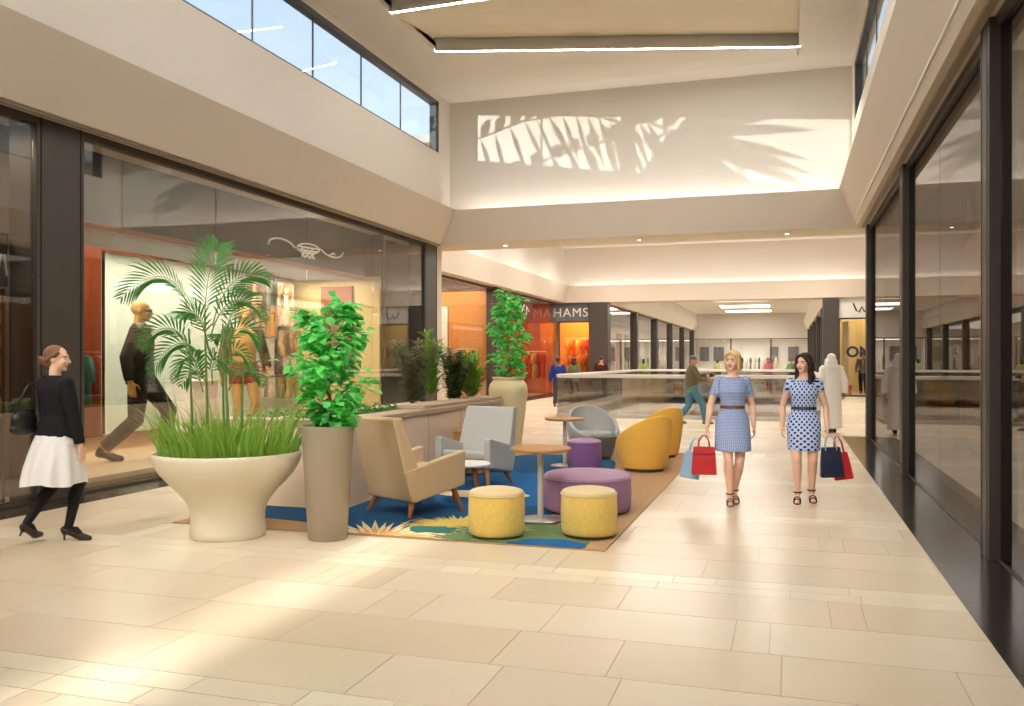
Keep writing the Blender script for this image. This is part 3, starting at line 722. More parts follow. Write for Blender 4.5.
def leaf(mb, p, d, up, L, w, m=0):
    d = d.normalized(); s = d.cross(up); s = s.normalized() if s.length > .01 else d.orthogonal().normalized(); n = s.cross(d)
    mid = p+d*L*.45+n*L*.06; tip = p+d*L-n*L*.12
    vs = [p, p+d*L*.22+s*w*.38+n*w*.1, p+d*L*.5+s*w*.5+n*w*.12, p+d*L*.8+s*w*.27, tip, p+d*L*.8-s*w*.27, p+d*L*.5-s*w*.5+n*w*.12, p+d*L*.22-s*w*.38+n*w*.1, mid]
    mb.add(vs, [(0, 1, 8), (1, 2, 8), (2, 3, 4, 8), (4, 5, 6, 8), (6, 7, 8), (7, 0, 8)], m)
def leafy(t, trunk_pts, n, zc, rz, rad, Ls, w, gm, seed, branches=14, shape=None, col2=None):
    rnd = random.Random(seed); tr = MB(); tp = [V(p) for p in trunk_pts]
    tr.tube(tp, [.022-.014*i/(len(tp)-1) for i in range(len(tp))], 8)
    lv = MB()
    def trunk_at(z):
        for a, b in zip(tp, tp[1:]):
            if a.z <= z <= b.z: return a+(b-a)*((z-a.z)/max(b.z-a.z, 1e-6))
        return tp[-1].copy()
    ends = []
    for k in range(branches):
        u = (k+.5)/branches; z = zc-rz+2*rz*u; a = k*2.4+rnd.random(); rr = rad*(math.sin(PI*(.12+.80*u))**.6)*rnd.uniform(.7, 1.05)
        p0 = trunk_at(z-.12); p2 = V((p0.x+math.cos(a)*rr, p0.y+math.sin(a)*rr, z+rnd.uniform(-.03, .09))); p1 = (p0+p2)/2+V((0, 0, .04))
        tr.tube([p0, p1, p2], [.008, .006, .003], 6); ends.append((p0, p1, p2))
    per = n//branches
    for p0, p1, p2 in ends:
        for i in range(per):
            u = .25+.75*rnd.random(); p = p0*(1-u)**2+p1*2*u*(1-u)+p2*u*u; p = p+V((rnd.gauss(0, .045), rnd.gauss(0, .045), rnd.gauss(0, .055)))
            out = (p-trunk_at(p.z)); out.z = 0; out = out.normalized() if out.length > .01 else V((1, 0, 0))
            d = out+V((rnd.uniform(-.8, .8), rnd.uniform(-.8, .8), rnd.uniform(-.75, .45)))
            leaf(lv, p, d, V((rnd.uniform(-.5, .5), rnd.uniform(-.5, .5), 1)), Ls*rnd.uniform(.7, 1.2), w*rnd.uniform(.8, 1.15), 0 if (col2 is None or rnd.random() < .65) else 1)
    tr.build('trunk', BARK, t); lv.build('foliage', [gm] if col2 is None else [gm, col2], t, smooth=180)
t = thing('potted_fig', 'bushy bright green fig in tall tapered taupe planter beside the beige armchair', 'potted plant', (-3.93, 7.0, 0))
b = MB(); b.lathe([(.165, 0), (.172, .008), (.232, .97), (.242, 1.0), (.242, 1.012), (.232, 1.015), (.222, 1.0), (.215, .95), (.05, .94)], 56); b.build('vase', mat('taupe_planter', lin(160, 147, 128), .4, .4, noise=3, amt=.03), t, smooth=50)
b = MB(); b.lathe([(.01, .95), (.216, .945), (.21, .93)], 32); b.build('soil', SOIL, t)
leafy(t, [(0, 0, .93), (.02, .01, 1.2), (-.01, .0, 1.5), (.02, .02, 1.8), (0, 0, 2.06)], 980, 1.58, .55, .34, .115, .085, G_FIG, 4, 20, col2=leafmat('fig_green_dark', lin(88, 186, 96)))
t = thing('potted_tree', 'slender green leafy tree in tall cream urn at the end of the planter wall', 'potted plant', (-4.62, 14.5, 0))
b = MB(); b.lathe([(.21, 0), (.22, .01), (.25, .3), (.30, .7), (.335, .98), (.34, 1.08), (.325, 1.17), (.285, 1.225), (.262, 1.245), (.27, 1.275), (.29, 1.295), (.282, 1.305), (.25, 1.29), (.23, 1.22), (.05, 1.2)], 56); b.build('urn', mat('cream_urn', lin(222, 206, 160), .4, .4, noise=3, amt=.03), t, smooth=50)
b = MB(); b.lathe([(.01, 1.225), (.24, 1.22), (.23, 1.2)], 32); b.build('soil', SOIL, t)
leafy(t, [(0, 0, 1.2), (.03, .0, 1.6), (-.02, .02, 2.0), (.0, .0, 2.4), (.02, 0, 2.72)], 760, 2.04, .70, .33, .13, .09, G_FIG, 8, 18, col2=MATS['fig_green_dark'])
def shrub(name, label, x, y, h, rad, gm, seed, n=420, L=.13, w=.028, up=.25, base=.86):
    t = thing(name, label, 'shrub', (x, y, base), 0); rnd = random.Random(seed); st = MB(); lv = MB()
    for k in range(9):
        a = rnd.random()*2*PI; r = rad*rnd.uniform(.3, 1.0); H = h*rnd.uniform(.7, 1.0); e = V((math.cos(a)*r, math.sin(a)*r, H)); m_ = V((e.x*.35, e.y*.35, H*.55))
        st.tube([V((e.x*.12, e.y*.12, -.02)), m_, e], [.010, .007, .003], 6)
        for i in range(n//9):
            u = .12+.88*rnd.random(); p = V((e.x*.12, e.y*.12, 0))*(1-u)**2+m_*2*u*(1-u)+e*u*u
            a2 = rnd.random()*2*PI; d = V((math.cos(a2), math.sin(a2), up+rnd.uniform(-.3, .5)))
            leaf(lv, p, d, V((0, 0, 1)), L*rnd.uniform(.6, 1.2), w*rnd.uniform(.8, 1.3))
    st.build('stems', BARK, t); lv.build('foliage', gm, t, smooth=180)
shrub('shrub', 'feathery olive brown shrub in the planter bed, farthest left and darkest', -5.35, 12.1, 1.05, .42, G_OLIVE, 1, 2200, .15, .024)
shrub('shrub', 'dense dark green shrub in the planter bed behind the grey armchair', -5.05, 13.0, .95, .36, G_DARK, 2, 2000, .12, .040)
shrub('upright_plant', 'bright lime upright leafy plant rising behind the dense dark shrub', -5.55, 13.3, 1.22, .16, G_LIME, 3, 320, .24, .030, 1.0)
shrub('upright_plant', 'short lime green spiky plant in the planter bed beside the cream urn', -4.98, 13.62, .78, .16, G_LIME, 5, 260, .26, .028, 1.1)
shrub('shrub', 'small dark shrub at the far end of the planter bed by the urn', -5.3, 13.65, .62, .26, G_DARK, 6, 420, .10, .030)
def cover():
    rnd = random.Random(9); mb = MB()
    for i in range(900):
        p = V((rnd.uniform(-6.0, -4.9), rnd.uniform(8.75, 11.6), .86)); a = rnd.random()*2*PI
        leaf(mb, p+V((0, 0, rnd.uniform(0, .10))), V((math.cos(a), math.sin(a), rnd.uniform(.1, .8))), V((0, 0, 1)), rnd.uniform(.05, .10), .035)
    tag(mb.build('ground_cover', leafmat('cover_green', lin(70, 140, 52)), smooth=180), 'low bright green ground cover filling the near half of the planter bed', 'ground cover', kind='stuff')
cover()

# unseen palm added outside, shaped to break light into streaks on the end wall
def gobo_palm():
    rnd = random.Random(12); t = thing('shadow_palm', 'unseen broad leaved palm added outside the high left windows to shape light on the end wall', 'gobo', (-13.5, 9.2, 4.65))
    tr = MB(); tr.tube([(0, 0, 0), (.08, .1, 1.5), (0, 0, 3.35)], [.13, .10, .08], 10); tr.build('trunk', BARK, t)
    def spray(c0, pts, n, L, w, lean, nm='frond'):
        mb = MB(); P = [V(p) for p in pts]; mb.tube(P, .018, 6, 1)
        for i in range(n):
            u = (i+.5)/n*(len(P)-1); k = min(int(u), len(P)-2); p = P[k]+(P[k+1]-P[k])*(u-k)
            d = V((rnd.uniform(-.1, .1), lean+rnd.uniform(-.12, .12), -1)); leaflet(mb, p, d, V((1, 0, 0)), L*rnd.uniform(.75, 1.1), w*rnd.uniform(.7, 1.25), .05)
            leaflet(mb, p, V((rnd.uniform(-.1, .1), lean*1.3+rnd.uniform(-.1, .1), .9)), V((1, 0, 0)), L*.45, w*2.0, .05)
        mb.build(nm, [G_PALM, STEMG], t, smooth=0)
    spray(0, [(0, 0, 3.3), (.1, .9, 3.45), (.1, 1.9, 3.3), (.0, 3.1, 2.85)], 13, .95, .10, -.5)
    spray(0, [(0, 0, 3.2), (.3, .7, 3.0), (.3, 1.5, 2.75), (.2, 2.4, 2.35)], 8, .6, .12, -.5)
    spray(0, [(0, 0, 3.3), (-.2, -.5, 3.35), (-.3, -1.2, 3.15), (-.3, -1.8, 2.8)], 8, .7, .10, -.6)
    fan = MB(); c = V((.2, -.35, 3.15))
    for i in range(19):
        a = math.radians(150+150*i/18+rnd.uniform(-2, 2)); leaflet(fan, c, V((rnd.uniform(-.08, .08), math.cos(a), math.sin(a))), V((1, 0, 0)), rnd.uniform(1.7, 2.1), .17, .04)
    fan.tube([(0, 0, 3.0), (.2, -.35, 3.15)], .02, 6, 1); fan.build('fan_leaf', [G_PALM, STEMG], t, smooth=0)
gobo_palm()
# ---------------------------------------------------------------- figures
def remeshed(mb, name, mats, voxel, smooth=3, picker=None, parent=None):
    """grow one continuous skin over overlapping closed shapes"""
    me = mb.mesh(name, mats if isinstance(mats, list) else [mats])
    o = bpy.data.objects.new(name, me); COL.objects.link(o)
    r = o.modifiers.new('r', 'REMESH'); r.mode = 'VOXEL'; r.voxel_size = voxel
    if smooth:
        q = o.modifiers.new('s', 'SMOOTH'); q.factor = .5; q.iterations = smooth
    dg = bpy.context.evaluated_depsgraph_get(); ev = o.evaluated_get(dg)
    new = bpy.data.meshes.new_from_object(ev)
    o.modifiers.clear(); o.data = new; bpy.data.meshes.remove(me); new.name = name
    new.materials.clear()
    for m in (mats if isinstance(mats, list) else [mats]): new.materials.append(m)
    new.polygons.foreach_set('use_smooth', [True]*len(new.polygons))
    if picker: new.polygons.foreach_set('material_index', [picker(p.center) for p in new.polygons])
    else: new.polygons.foreach_set('material_index', [0]*len(new.polygons))
    if parent is not None: o.parent = parent
    return o
def ik(a, b, l1, l2, pole):
    a, b, pole = V(a), V(b), V(pole); d = b-a; L = min(d.length, (l1+l2)*.999)
    u = d.normalized(); x = (l1*l1-l2*l2+L*L)/(2*L); h = math.sqrt(max(l1*l1-x*x, 0))
    p = pole-u*pole.dot(u); p.normalize()
    return a+u*x+p*h
def oval(z, rx, ry, cx=0, cy=0, n=28, wob=0, k=0, ph=0, tilt=0):
    out = []
    for i in range(n):
        a = 2*PI*i/n; w = 1+wob*math.sin(k*a+ph)
        out.append(V((cx+rx*w*math.cos(a), cy+ry*w*math.sin(a), z+tilt*math.cos(a))))
    return out
def hand(mb, w, d, n, side, curl=.5, s=1.0):
    """palm, four fingers of unequal length and a thumb from the palm's side; w wrist, d along the hand, n out of the palm"""
    d = V(d).normalized(); n = V(n); n = (n-d*n.dot(d)).normalized(); x = d.cross(n)*side; w = V(w)
    M = Matrix((x, d, n)).transposed()
    mb.ellipsoid(w+d*.045*s, (.038*s, .055*s, .016*s), M, 12, 8)
    for i, (off, ln) in enumerate(((.027, .070), (.009, .080), (-.010, .075), (-.027, .058))):
        p0 = w+d*.075*s+x*off*s; pts = [p0]; a = 0; c = curl*(1+.12*i); dd = d
        for k in range(3):
            a += c*(.5 if k == 0 else .75); dd = d*math.cos(a)+n*math.sin(a); pts.append(pts[-1]+dd*ln*s*(.42, .33, .25)[k])
        mb.tube(pts, [.0092*s, .0088*s, .008*s, .0068*s], 8, round_ends=True)
    t0 = w+d*.02*s+x*.03*s; t1 = t0+(d*.55+x*.75+n*.25).normalized()*.038*s; t2 = t1+(d*.85+x*.2+n*.45).normalized()*.034*s
    mb.tube([t0, t1, t2], [.012*s, .0105*s, .0085*s], 8, round_ends=True)
SKIN = lambda n, c: mat(n, c, .5, .35, noise=12, amt=.05)
SK_FAIR = SKIN('fair_skin', lin(236, 190, 164)); SK_TAN = SKIN('tan_skin', lin(196, 140, 108)); SK_BROWN = SKIN('brown_skin', lin(120, 82, 62))
LIPS = mat('lips', lin(200, 118, 108), .4, .4); BROW = mat('brow_hair', lin(92, 66, 46), .7, .2); EYEW = mat('eye_white', lin(186, 172, 162), .3, .4); IRIS = mat('iris', lin(52, 40, 34), .2, .5)
class Fig: pass
def figure(name, label, cat, loc, face, H=1.70, fem=True, skin=None, feetL=None, feetR=None, handL=None, handR=None, hdirL=None, hdirR=None, curlL=.45, curlR=.45,
           head_yaw=0, head_pitch=0, hip=.93, lean=0, voxel=.0065, group=None, hands=True, elbL=(.35, .8, .1), elbR=(-.35, .8, .1), twist=0, shoulder=None, eyes=True, s_neck=0, body_mats=None):
    """local frame: looks along -Y, own left is +X; feet = (ankle, ball) in metres for a 1.70 m figure; face = heading in degrees from +X"""
    g = Fig(); k = H/1.70
    t = thing(name, label, cat, loc, math.radians(face)+PI/2, group); t.scale = (k, k, k); g.t = t
    sh = shoulder or (.158 if fem else .19); hw = .088
    feetL = feetL or ((.09, 0, .085), (.10, -.13, .02)); feetR = feetR or ((-.09, 0, .085), (-.10, -.13, .02))
    pel = V((0, 0, hip)); g.pel = pel; top = V((0, lean, 0))
    ct = math.cos(twist); st = math.sin(twist)
    sz = hip+(.428 if fem else .442)
    S = {1: V((sh*ct, sh*st+lean*.9+.01, sz)), -1: V((-sh*ct, -sh*st+lean*.9+.01, sz))}
    Hp = {1: V((hw, 0, hip-.03)), -1: V((-hw, 0, hip-.03))}
    hl = V(handL) if handL else V((sh+.09, -.02, hip-.08)); hr = V(handR) if handR else V((-sh-.09, -.02, hip-.08)); W = {1: hl, -1: hr}
    g.S, g.Hp, g.W = S, Hp, W
    A = {1: V(feetL[0]), -1: V(feetR[0])}; B = {1: V(feetL[1]), -1: V(feetR[1])}; g.A, g.B = A, B
    K = {q: ik(Hp[q], A[q], .435, .415, (q*.03, -1, 0)) for q in (1, -1)}; g.K = K
    E = {1: ik(S[1], W[1], .285, .255, elbL), -1: ik(S[-1], W[-1], .285, .255, elbR)}; g.E = E
    mb = MB()
    # trunk
    def L(z): return lean*(z-hip)/.5
    if fem: tr = [(hip-.12, .10, .08, 0), (hip-.06, .155, .105, .005), (hip, .165, .112, .008), (hip+.08, .14, .095, .0), (hip+.14, .118, .083, -.003), (hip+.22, .125, .09, -.006), (hip+.31, .145, .104, -.014), (hip+.38, .15, .095, -.002), (hip+.44, .135, .075, .006), (hip+.48, .07, .058, .012), (hip+.51, .05, .05, .012)]
    else: tr = [(hip-.12, .11, .09, 0), (hip-.06, .155, .112, .003), (hip, .162, .115, .003), (hip+.1, .152, .108, -.004), (hip+.2, .158, .112, -.006), (hip+.32, .178, .122, -.008), (hip+.40, .18, .105, .0), (hip+.45, .15, .082, .008), (hip+.49, .075, .065, .012), (hip+.52, .058, .058, .012)]
    g.trunk = tr
    mb.rings([oval(z, rx, ry, 0, cy+L(z)) for z, rx, ry, cy in tr])
    f = 1.0 if fem else 1.12
    for q in (1, -1):
        mb.ellipsoid(S[q]+V((-q*.015, 0, -.01)), (.058*f, .056*f, .058*f))
        mb.tube([S[q], (S[q]+E[q])/2, E[q]], [.047*f, .042*f, .035*f], 12, round_ends=True)
        m_ = E[q]*.7+W[q]*.3
        mb.tube([E[q], m_, W[q]], [.035*f, .037*f, .024*f], 12, round_ends=True)
        mb.tube([Hp[q]+V((0, 0, .03)), Hp[q]*.6+K[q]*.4, K[q]], [.088*f, .074*f, .052*f], 14, round_ends=True)
        cf = K[q]*.68+A[q]*.32+V((0, .018, 0))
        mb.tube([K[q], cf, K[q]*.35+A[q]*.65+V((0, .006, 0)), A[q]], [.051*f, .054*f, .040*f, .033*f], 14, round_ends=True)
        d = (B[q]-A[q]); dh = V((d.x, d.y, 0)).normalized(); heel = A[q]-dh*.04+V((0, 0, -.05 if A[q].z < .16 else -.045))
        toe = B[q]+dh*.055+V((0, 0, -.004))
        mb.tube([A[q], heel], [.033*f, .026*f], 10, round_ends=True)
        mb.tube([heel, A[q]*.5+B[q]*.5+V((0, 0, .012)), B[q], toe], [.027, .031*f, .030*f, .020], 10, round_ends=True)
        g.__dict__.setdefault('heel', {})[q] = heel; g.__dict__.setdefault('toe', {})[q] = toe
        if hands:
            hd = (hdirL if q == 1 else hdirR) or (W[q]-E[q]); hd = V(hd).normalized()
            hand(mb, W[q], hd, V((-q, .1, 0)), -1 if q == 1 else 1, curlL if q == 1 else curlR, .98*f)
        else: mb.ellipsoid(W[q]+(W[q]-E[q]).normalized()*.06, (.035, .03, .07))
    # neck and head
    nb = V((0, lean+.012, hip+.47)); hc = V((0, lean-.012+s_neck, hip+.655)); g.hc = hc
    mb.tube([nb, nb*.4+hc*.6+V((0, .018, -.03)), hc+V((0, .01, -.04))], [.052*f, .047*f, .05*f], 14)
    R_ = (Matrix.Rotation(head_yaw, 3, 'Z') @ Matrix.Rotation(head_pitch, 3, 'X')); g.R = R_
    P = lambda x, y, z: hc+R_ @ V((x, y, z)); g.P = P
    mb.ellipsoid(P(0, .014, .03), (.074, .094, .084), R_, 20, 14)
    mb.ellipsoid(P(0, -.028, -.03), (.057, .060, .080), R_, 18, 12)
    mb.ellipsoid(P(0, -.056, -.088), (.026, .024, .022), R_)
    mb.ellipsoid(P(0, -.078, .022), (.044, .014, .012), R_)
    for q in (1, -1):
        mb.ellipsoid(P(q*.032, -.062, -.028), (.026, .024, .026), R_); mb.ellipsoid(P(q*.074, .014, -.008), (.010, .018, .030), R_)
    mb.tube([P(0, -.082, .012), P(0, -.098, -.014), P(0, -.104, -.030)], [.007, .010, .0125], 10, round_ends=True)
    mb.ellipsoid(P(0, -.082, -.060), (.022, .011, .0085), R_)
    inv = R_.transposed()
    def pick(c):
        q = inv @ (c-hc)
        if q.y < -.06:
            if abs(q.x) < .022 and -.070 < q.z < -.052: return 1
            if .014 < abs(q.x) < .044 and .019 < q.z < .0255: return 2
        return 0
    sk = skin or SK_FAIR
    g.body = remeshed(mb, 'body', body_mats or [sk, LIPS, BROW], voxel, 2, pick if not body_mats else None, t)
    if eyes:
        for q in (1, -1):
            e = MB(); e.ellipsoid(P(q*.030, -.0745, .001), (.0115, .011, .006), R_, 12, 8); 
            e.ellipsoid(P(q*.030, -.0815, .001), (.0055, .005, .006), R_, 10, 6, m=1); e.build('eye', [EYEW, IRIS], t, smooth=180)
    return g
def sleeve(mb, g, q, r0, r1, frac=1.0, up=.0):
    """cloth round an arm; frac 1 = to the wrist, .5 = to the elbow"""
    a, e, w = g.S[q], g.E[q], g.W[q]
    a = a+V((-q*.012, 0, up))
    if frac <= .5:
        b = a+(e-a)*(frac*2); mb.tube([a, (a+b)/2, b], [r0, (r0+r1)/2, r1], 14, round_ends=False); mb.ellipsoid(a, (r0*1.06, r0*1.04, r0*1.06))
    else:
        b = e+(w-e)*((frac-.5)*2); mb.tube([a, (a+e)/2, e, (e+b)/2, b], [r0, r0*.94, (r0+r1)/2, (r0+r1)/2*.96, r1], 14); mb.ellipsoid(a, (r0*1.06, r0*1.04, r0*1.06))
def trouser(mb, g, r=(.105, .085, .075, .068), low=.03):
    for q in (1, -1):
        a, k_, b = g.Hp[q], g.K[q], g.A[q]
        e = k_+(b-k_)*(1-low); mb.tube([a+V((0, 0, .05)), a*.5+k_*.5, k_, k_*.5+e*.5, e], [r[0], (r[0]+r[1])/2+.004, r[1], r[2], r[3]], 16)
    mb.rings([oval(g.pel.z+z, rx, ry, 0, .003) for z, rx, ry in ((-.12, .11, .09), (-.05, .172, .125), (.0, .175, .128), (.08, .165, .118), (.11, .162, .115))])
def heels(g, q, m, open_=False, strap=None, height=True):
    """shoe under the foot: sole, toe box or straps, and a heel down to the floor"""
    A, B, h, t = g.A[q], g.B[q], g.heel[q], g.toe[q]
    s = MB(); dn = V((0, 0, -.022))
    s.tube([h+dn, (h+B)/2+V((0, 0, -.008)), B+V((0, 0, -.016)), t+V((0, 0, -.006))], [.028, .026, .036, .024], 12, round_ends=True, flat=.42)
    if height:
        if A.z < .17: hb = V((h.x, h.y, .002))
        else:
            ax = (h-B).normalized(); perp = V((0, 0, -1))-ax*V((0, 0, -1)).dot(ax); hb = h+perp.normalized()*.07
        s.tube([h+dn*.6, h*.5+hb*.5, hb], [.022, .010, .008], 10)
    sole = s.build('shoe', m, g.t, smooth=60)
    u = MB()
    if open_:
        d = (B-A).normalized(); side = V((0, 0, 1)).cross(V((d.x, d.y, 0))).normalized()
        def strap_(c, r, up, tw=.008):
            u.tube([c+side*math.cos(2*PI*i/16)*r+up*math.sin(2*PI*i/16)*r for i in range(17)], tw, 6)
        strap_(A+V((0, 0, .015)), .043, V((d.x, d.y, 0)).normalized()); strap_(B+V((0, 0, .002)), .036, V((0, 0, 1))); strap_(B*.8+A*.2+V((0, 0, .004)), .037, V((0, 0, 1)), .007)
        u.build('strap', strap or m, sole, smooth=180)
    else:
        u.tube([h+V((0, 0, .012)), (h*.55+B*.45)+V((0, 0, .012)), B+V((0, 0, .005)), t], [.034, .034, .039, .027], 12, round_ends=True); u.build('upper', strap or m, sole, smooth=60)
def low_shoes(g, m):
    for q in (1, -1):
        s = MB(); h, B, t, A = g.heel[q], g.B[q], g.toe[q], g.A[q]
        s.tube([h+V((0, 0, -.002)), (h+B)/2+V((0, 0, .012)), B+V((0, 0, .002)), t+V((0, 0, .0))], [.038, .042, .044, .032], 12, round_ends=True)
        s.tube([A+V((0, 0, .0)), h+V((0, 0, .01))], [.042, .038], 12)
        s.build('shoe', m, g.t, smooth=60)
BLACKCLOTH = mat('black_wool', lin(30, 30, 33), .85, .2, noise=30, amt=.15, bump=.2, bscale=300)
BLACKLEATHER = mat('black_leather', lin(28, 27, 28), .35, .5, noise=20, amt=.2, bump=.2, bscale=150)
TIGHTS = mat('black_tights', lin(24, 23, 25), .7, .3, noise=30, amt=.1)
WHITECLOTH = mat('white_cotton', lin(232, 230, 228), .85, .2, noise=14, amt=.03, bump=.15, bscale=200)
def hairmat(n, c): return mat(n, c, .45, .4, noise=9, amt=.28, bump=.5, bscale=90, stretch=(6, 6, 1))
def strands(mb, pts_list, r0, r1):
    for pts in pts_list: mb.tube(pts, [r0+(r1-r0)*i/(len(pts)-1) for i in range(len(pts))], 8, round_ends=True)

# ---- woman in black jacket and white skirt walking past the left shopfront
_h = math.radians(82); fx, fy = math.cos(_h), math.sin(_h)
def w2l(dx, dy, z): # world offset -> local of a figure heading _h (local -Y = heading, +X = own left)
    return (-dx*fy*1.0+dy*fx, -(dx*fx+dy*fy), z)
g = figure('person', 'woman in black jacket and white skirt walking past the left shopfront, back turned', 'person', (-6.17, 6.18, 0), 82, 1.70, True, SK_FAIR,
           feetL=(w2l(-.15, -.16, .185), w2l(-.15, -.075, .06)), feetR=(w2l(.09, .06, .135), w2l(.20, .10, .022)),
           handL=(.22, -.12, .86), handR=(-.245, -.06, .84), head_yaw=math.radians(-60), hip=.955, lean=-.01, voxel=.006)
L_ = g
b = MB()
for q in (1, -1):
    b.tube([g.Hp[q]+V((0, 0, .0)), g.Hp[q]*.6+g.K[q]*.4, g.K[q]], [.092, .078, .056], 14, round_ends=True)
    cf = g.K[q]*.68+g.A[q]*.32+V((0, .018, 0)); b.tube([g.K[q], cf, g.K[q]*.35+g.A[q]*.65+V((0, .006, 0)), g.A[q]], [.055, .058, .044, .037], 14, round_ends=True)
    b.tube([g.A[q], g.heel[q]], [.036, .029], 10, round_ends=True); b.tube([g.heel[q], (g.A[q]+g.B[q])/2+V((0, 0, .014)), g.B[q]], [.030, .035, .033], 10, round_ends=True)
remeshed(b, 'tights', TIGHTS, .007, 2, None, g.t)
b = MB(); hp = .955
b.rings([oval(z, rx, ry, 0, cy) for z, rx, ry, cy in ((hp-.045, .188, .14, .004), (hp-.03, .188, .14, .004), (hp+.04, .172, .125, .004), (hp+.10, .155, .112, 0), (hp+.16, .138, .10, -.003), (hp+.24, .145, .105, -.006), (hp+.32, .166, .12, -.012), (hp+.39, .175, .112, -.002), (hp+.45, .15, .088, .006), (hp+.495, .075, .066, .012), (hp+.51, .062, .06, .012))])
for q in (1, -1): sleeve(b, g, q, .066, .044, .95)
jk = remeshed(b, 'jacket', BLACKCLOTH, .007, 4, None, g.t)
b = MB(); b.tube([g.P(0, .06, -.165)+V((.055*math.cos(a), .05*math.sin(a), .012*math.sin(a))) for a in [2*PI*i/18 for i in range(19)]], .011, 8); b.build('collar', BLACKCLOTH, jk, smooth=180)
b = MB(); rs = []
for i, (z, rx, ry) in enumerate(((hp+.05, .164, .122), (hp-.0, .176, .13), (hp-.09, .205, .165), (hp-.20, .232, .20), (hp-.32, .255, .235), (hp-.44, .268, .25))):
    rs.append([V((rx*math.cos(a)*(1+.07*max(0, i-1)/4*math.sin(11*a+1)+.03*i/5*math.sin(5*a)), ry*math.sin(a)*(1+.07*max(0, i-1)/4*math.sin(11*a+1))+.02*i/5, z+.012*math.sin(4*a)*max(0, i-2)/3)) for a in [2*PI*j/110 for j in range(110)]])
rs.append([V((p.x*.95, p.y*.95, p.z+.01)) for p in rs[-1]]); rs.append([V((p.x*.6, p.y*.6, hp-.1)) for p in rs[-1]])
sk_ = MB(); sk_.rings(rs); so_ = sk_.build('skirt', WHITECLOTH, g.t, smooth=60)
b = MB(); b.rings([oval(z, r, r2) for z, r, r2 in ((hp-.09, .19, .15), (hp-.085, .212, .172), (hp-.055, .20, .158), (hp-.05, .18, .14))]); b.build('waistband', WHITECLOTH, so_, smooth=50)
BRNHAIR = hairmat('light_brown_hair', lin(126, 90, 62))
b = MB(); P = g.P
b.ellipsoid(P(0, .028, .038), (.082, .094, .086), g.R, 20, 14); b.ellipsoid(P(0, .06, -.02), (.066, .062, .06), g.R)
b.ellipsoid(P(0, .128, -.012), (.040, .034, .038), g.R); b.ellipsoid(P(.012, .15, -.025), (.022, .02, .026), g.R); b.ellipsoid(P(-.016, .145, .006), (.024, .018, .018), g.R)
for q in (1, -1): b.tube([P(q*.06, -.035, .06), P(q*.078, .0, .03), P(q*.06, .07, -.01), P(0, .12, -.01)], [.014, .018, .022, .02], 8)
remeshed(b, 'hair', BRNHAIR, .006, 2, None, g.t)
for q in (1, -1): heels(g, q, BLACKLEATHER, False, mat('brown_black_leather', lin(48, 30, 24), .35, .5))
# her shoulder bag
t = thing('handbag', 'slouchy black leather shoulder bag under the arm of the woman in white skirt', 'handbag', (0, 0, 0)); M_ = g.t.matrix_world
bpy.context.view_layer.update(); M_ = g.t.matrix_world.copy()
t.location = M_ @ V((.145, .175, 1.05)); t.scale = (.8, .8, .85); t.rotation_euler.z = g.t.rotation_euler.z
b = MB(); b.ellipsoid((0, .02, .02), (.07, .15, .125)); b.ellipsoid((.01, .02, -.06), (.08, .165, .07)); b.ellipsoid((0, .02, .11), (.035, .12, .04)); remeshed(b, 'body', BLACKLEATHER, .008, 3, None, t)
b = MB(); b.tube([(0, .13, .09), (-.04, .10, .24), (-.085, .03, .40), (-.085, -.03, .40), (-.04, -.07, .24), (0, -.09, .09)], .011, 8); b.build('strap', BLACKLEATHER, t, smooth=180)
b = MB(); b.box(.055, .09, -.03, .07, -.05, .05); b.build('pocket', BLACKLEATHER, t, smooth=30, bevel=.015)
b = MB(); b.lathe([(.002, 0), (.012, 0), (.012, .006), (.002, .006)], 14, c=(.06, .02, .085)); b.build('buckle', CHROME, t)

# ---- patterned dress cloths
def dress_mat(name, base, spot, kind):
    m, nt, out = nodes_of(name); Lk = nt.links; b = pbr(nt, base, .85, .2)
    tc = nt.nodes.new('ShaderNodeTexCoord'); sp = nt.nodes.new('ShaderNodeSeparateXYZ'); Lk.new(tc.outputs['Object'], sp.inputs[0])
    def mth(op, a, bb=None):
        n = nt.nodes.new('ShaderNodeMath'); n.operation = op
        for i, v in enumerate((a, bb)):
            if v is None: continue
            if isinstance(v, (int, float)): n.inputs[i].default_value = v
            else: Lk.new(v, n.inputs[i])
        return n.outputs[0]
    ang = mth('MULTIPLY', mth('ARCTAN2', sp.outputs['X'], mth('MULTIPLY', sp.outputs['Y'], -1.0)), .15)
    u, z = ang, sp.outputs['Z']
    if kind == 'dots':
        c = .062
        a1 = mth('SUBTRACT', mth('FRACT', mth('ADD', mth('DIVIDE', mth('ADD', u, z), c), 20)), .5); b1 = mth('SUBTRACT', mth('FRACT', mth('ADD', mth('DIVIDE', mth('SUBTRACT', u, z), c), 20)), .5)
        d = mth('SQRT', mth('ADD', mth('MULTIPLY', a1, a1), mth('MULTIPLY', b1, b1))); fac = mth('LESS_THAN', d, .31)
    else:
        c = .016
        a1 = mth('GREATER_THAN', mth('FRACT', mth('ADD', mth('DIVIDE', u, c), 40)), .5); b1 = mth('GREATER_THAN', mth('FRACT', mth('ADD', mth('DIVIDE', z, c), 40)), .5)
        fac = mth('MULTIPLY', mth('ADD', a1, b1), .5)
    mx = nt.nodes.new('ShaderNodeMix'); mx.data_type = 'RGBA'; Lk.new(fac, mx.inputs['Factor']); mx.inputs['A'].default_value = (*base, 1); mx.inputs['B'].default_value = (*spot, 1)
    Lk.new(mx.outputs['Result'], b.inputs['Base Color']); Lk.new(b.outputs[0], out.inputs[0]); MATS[name] = m
    return m
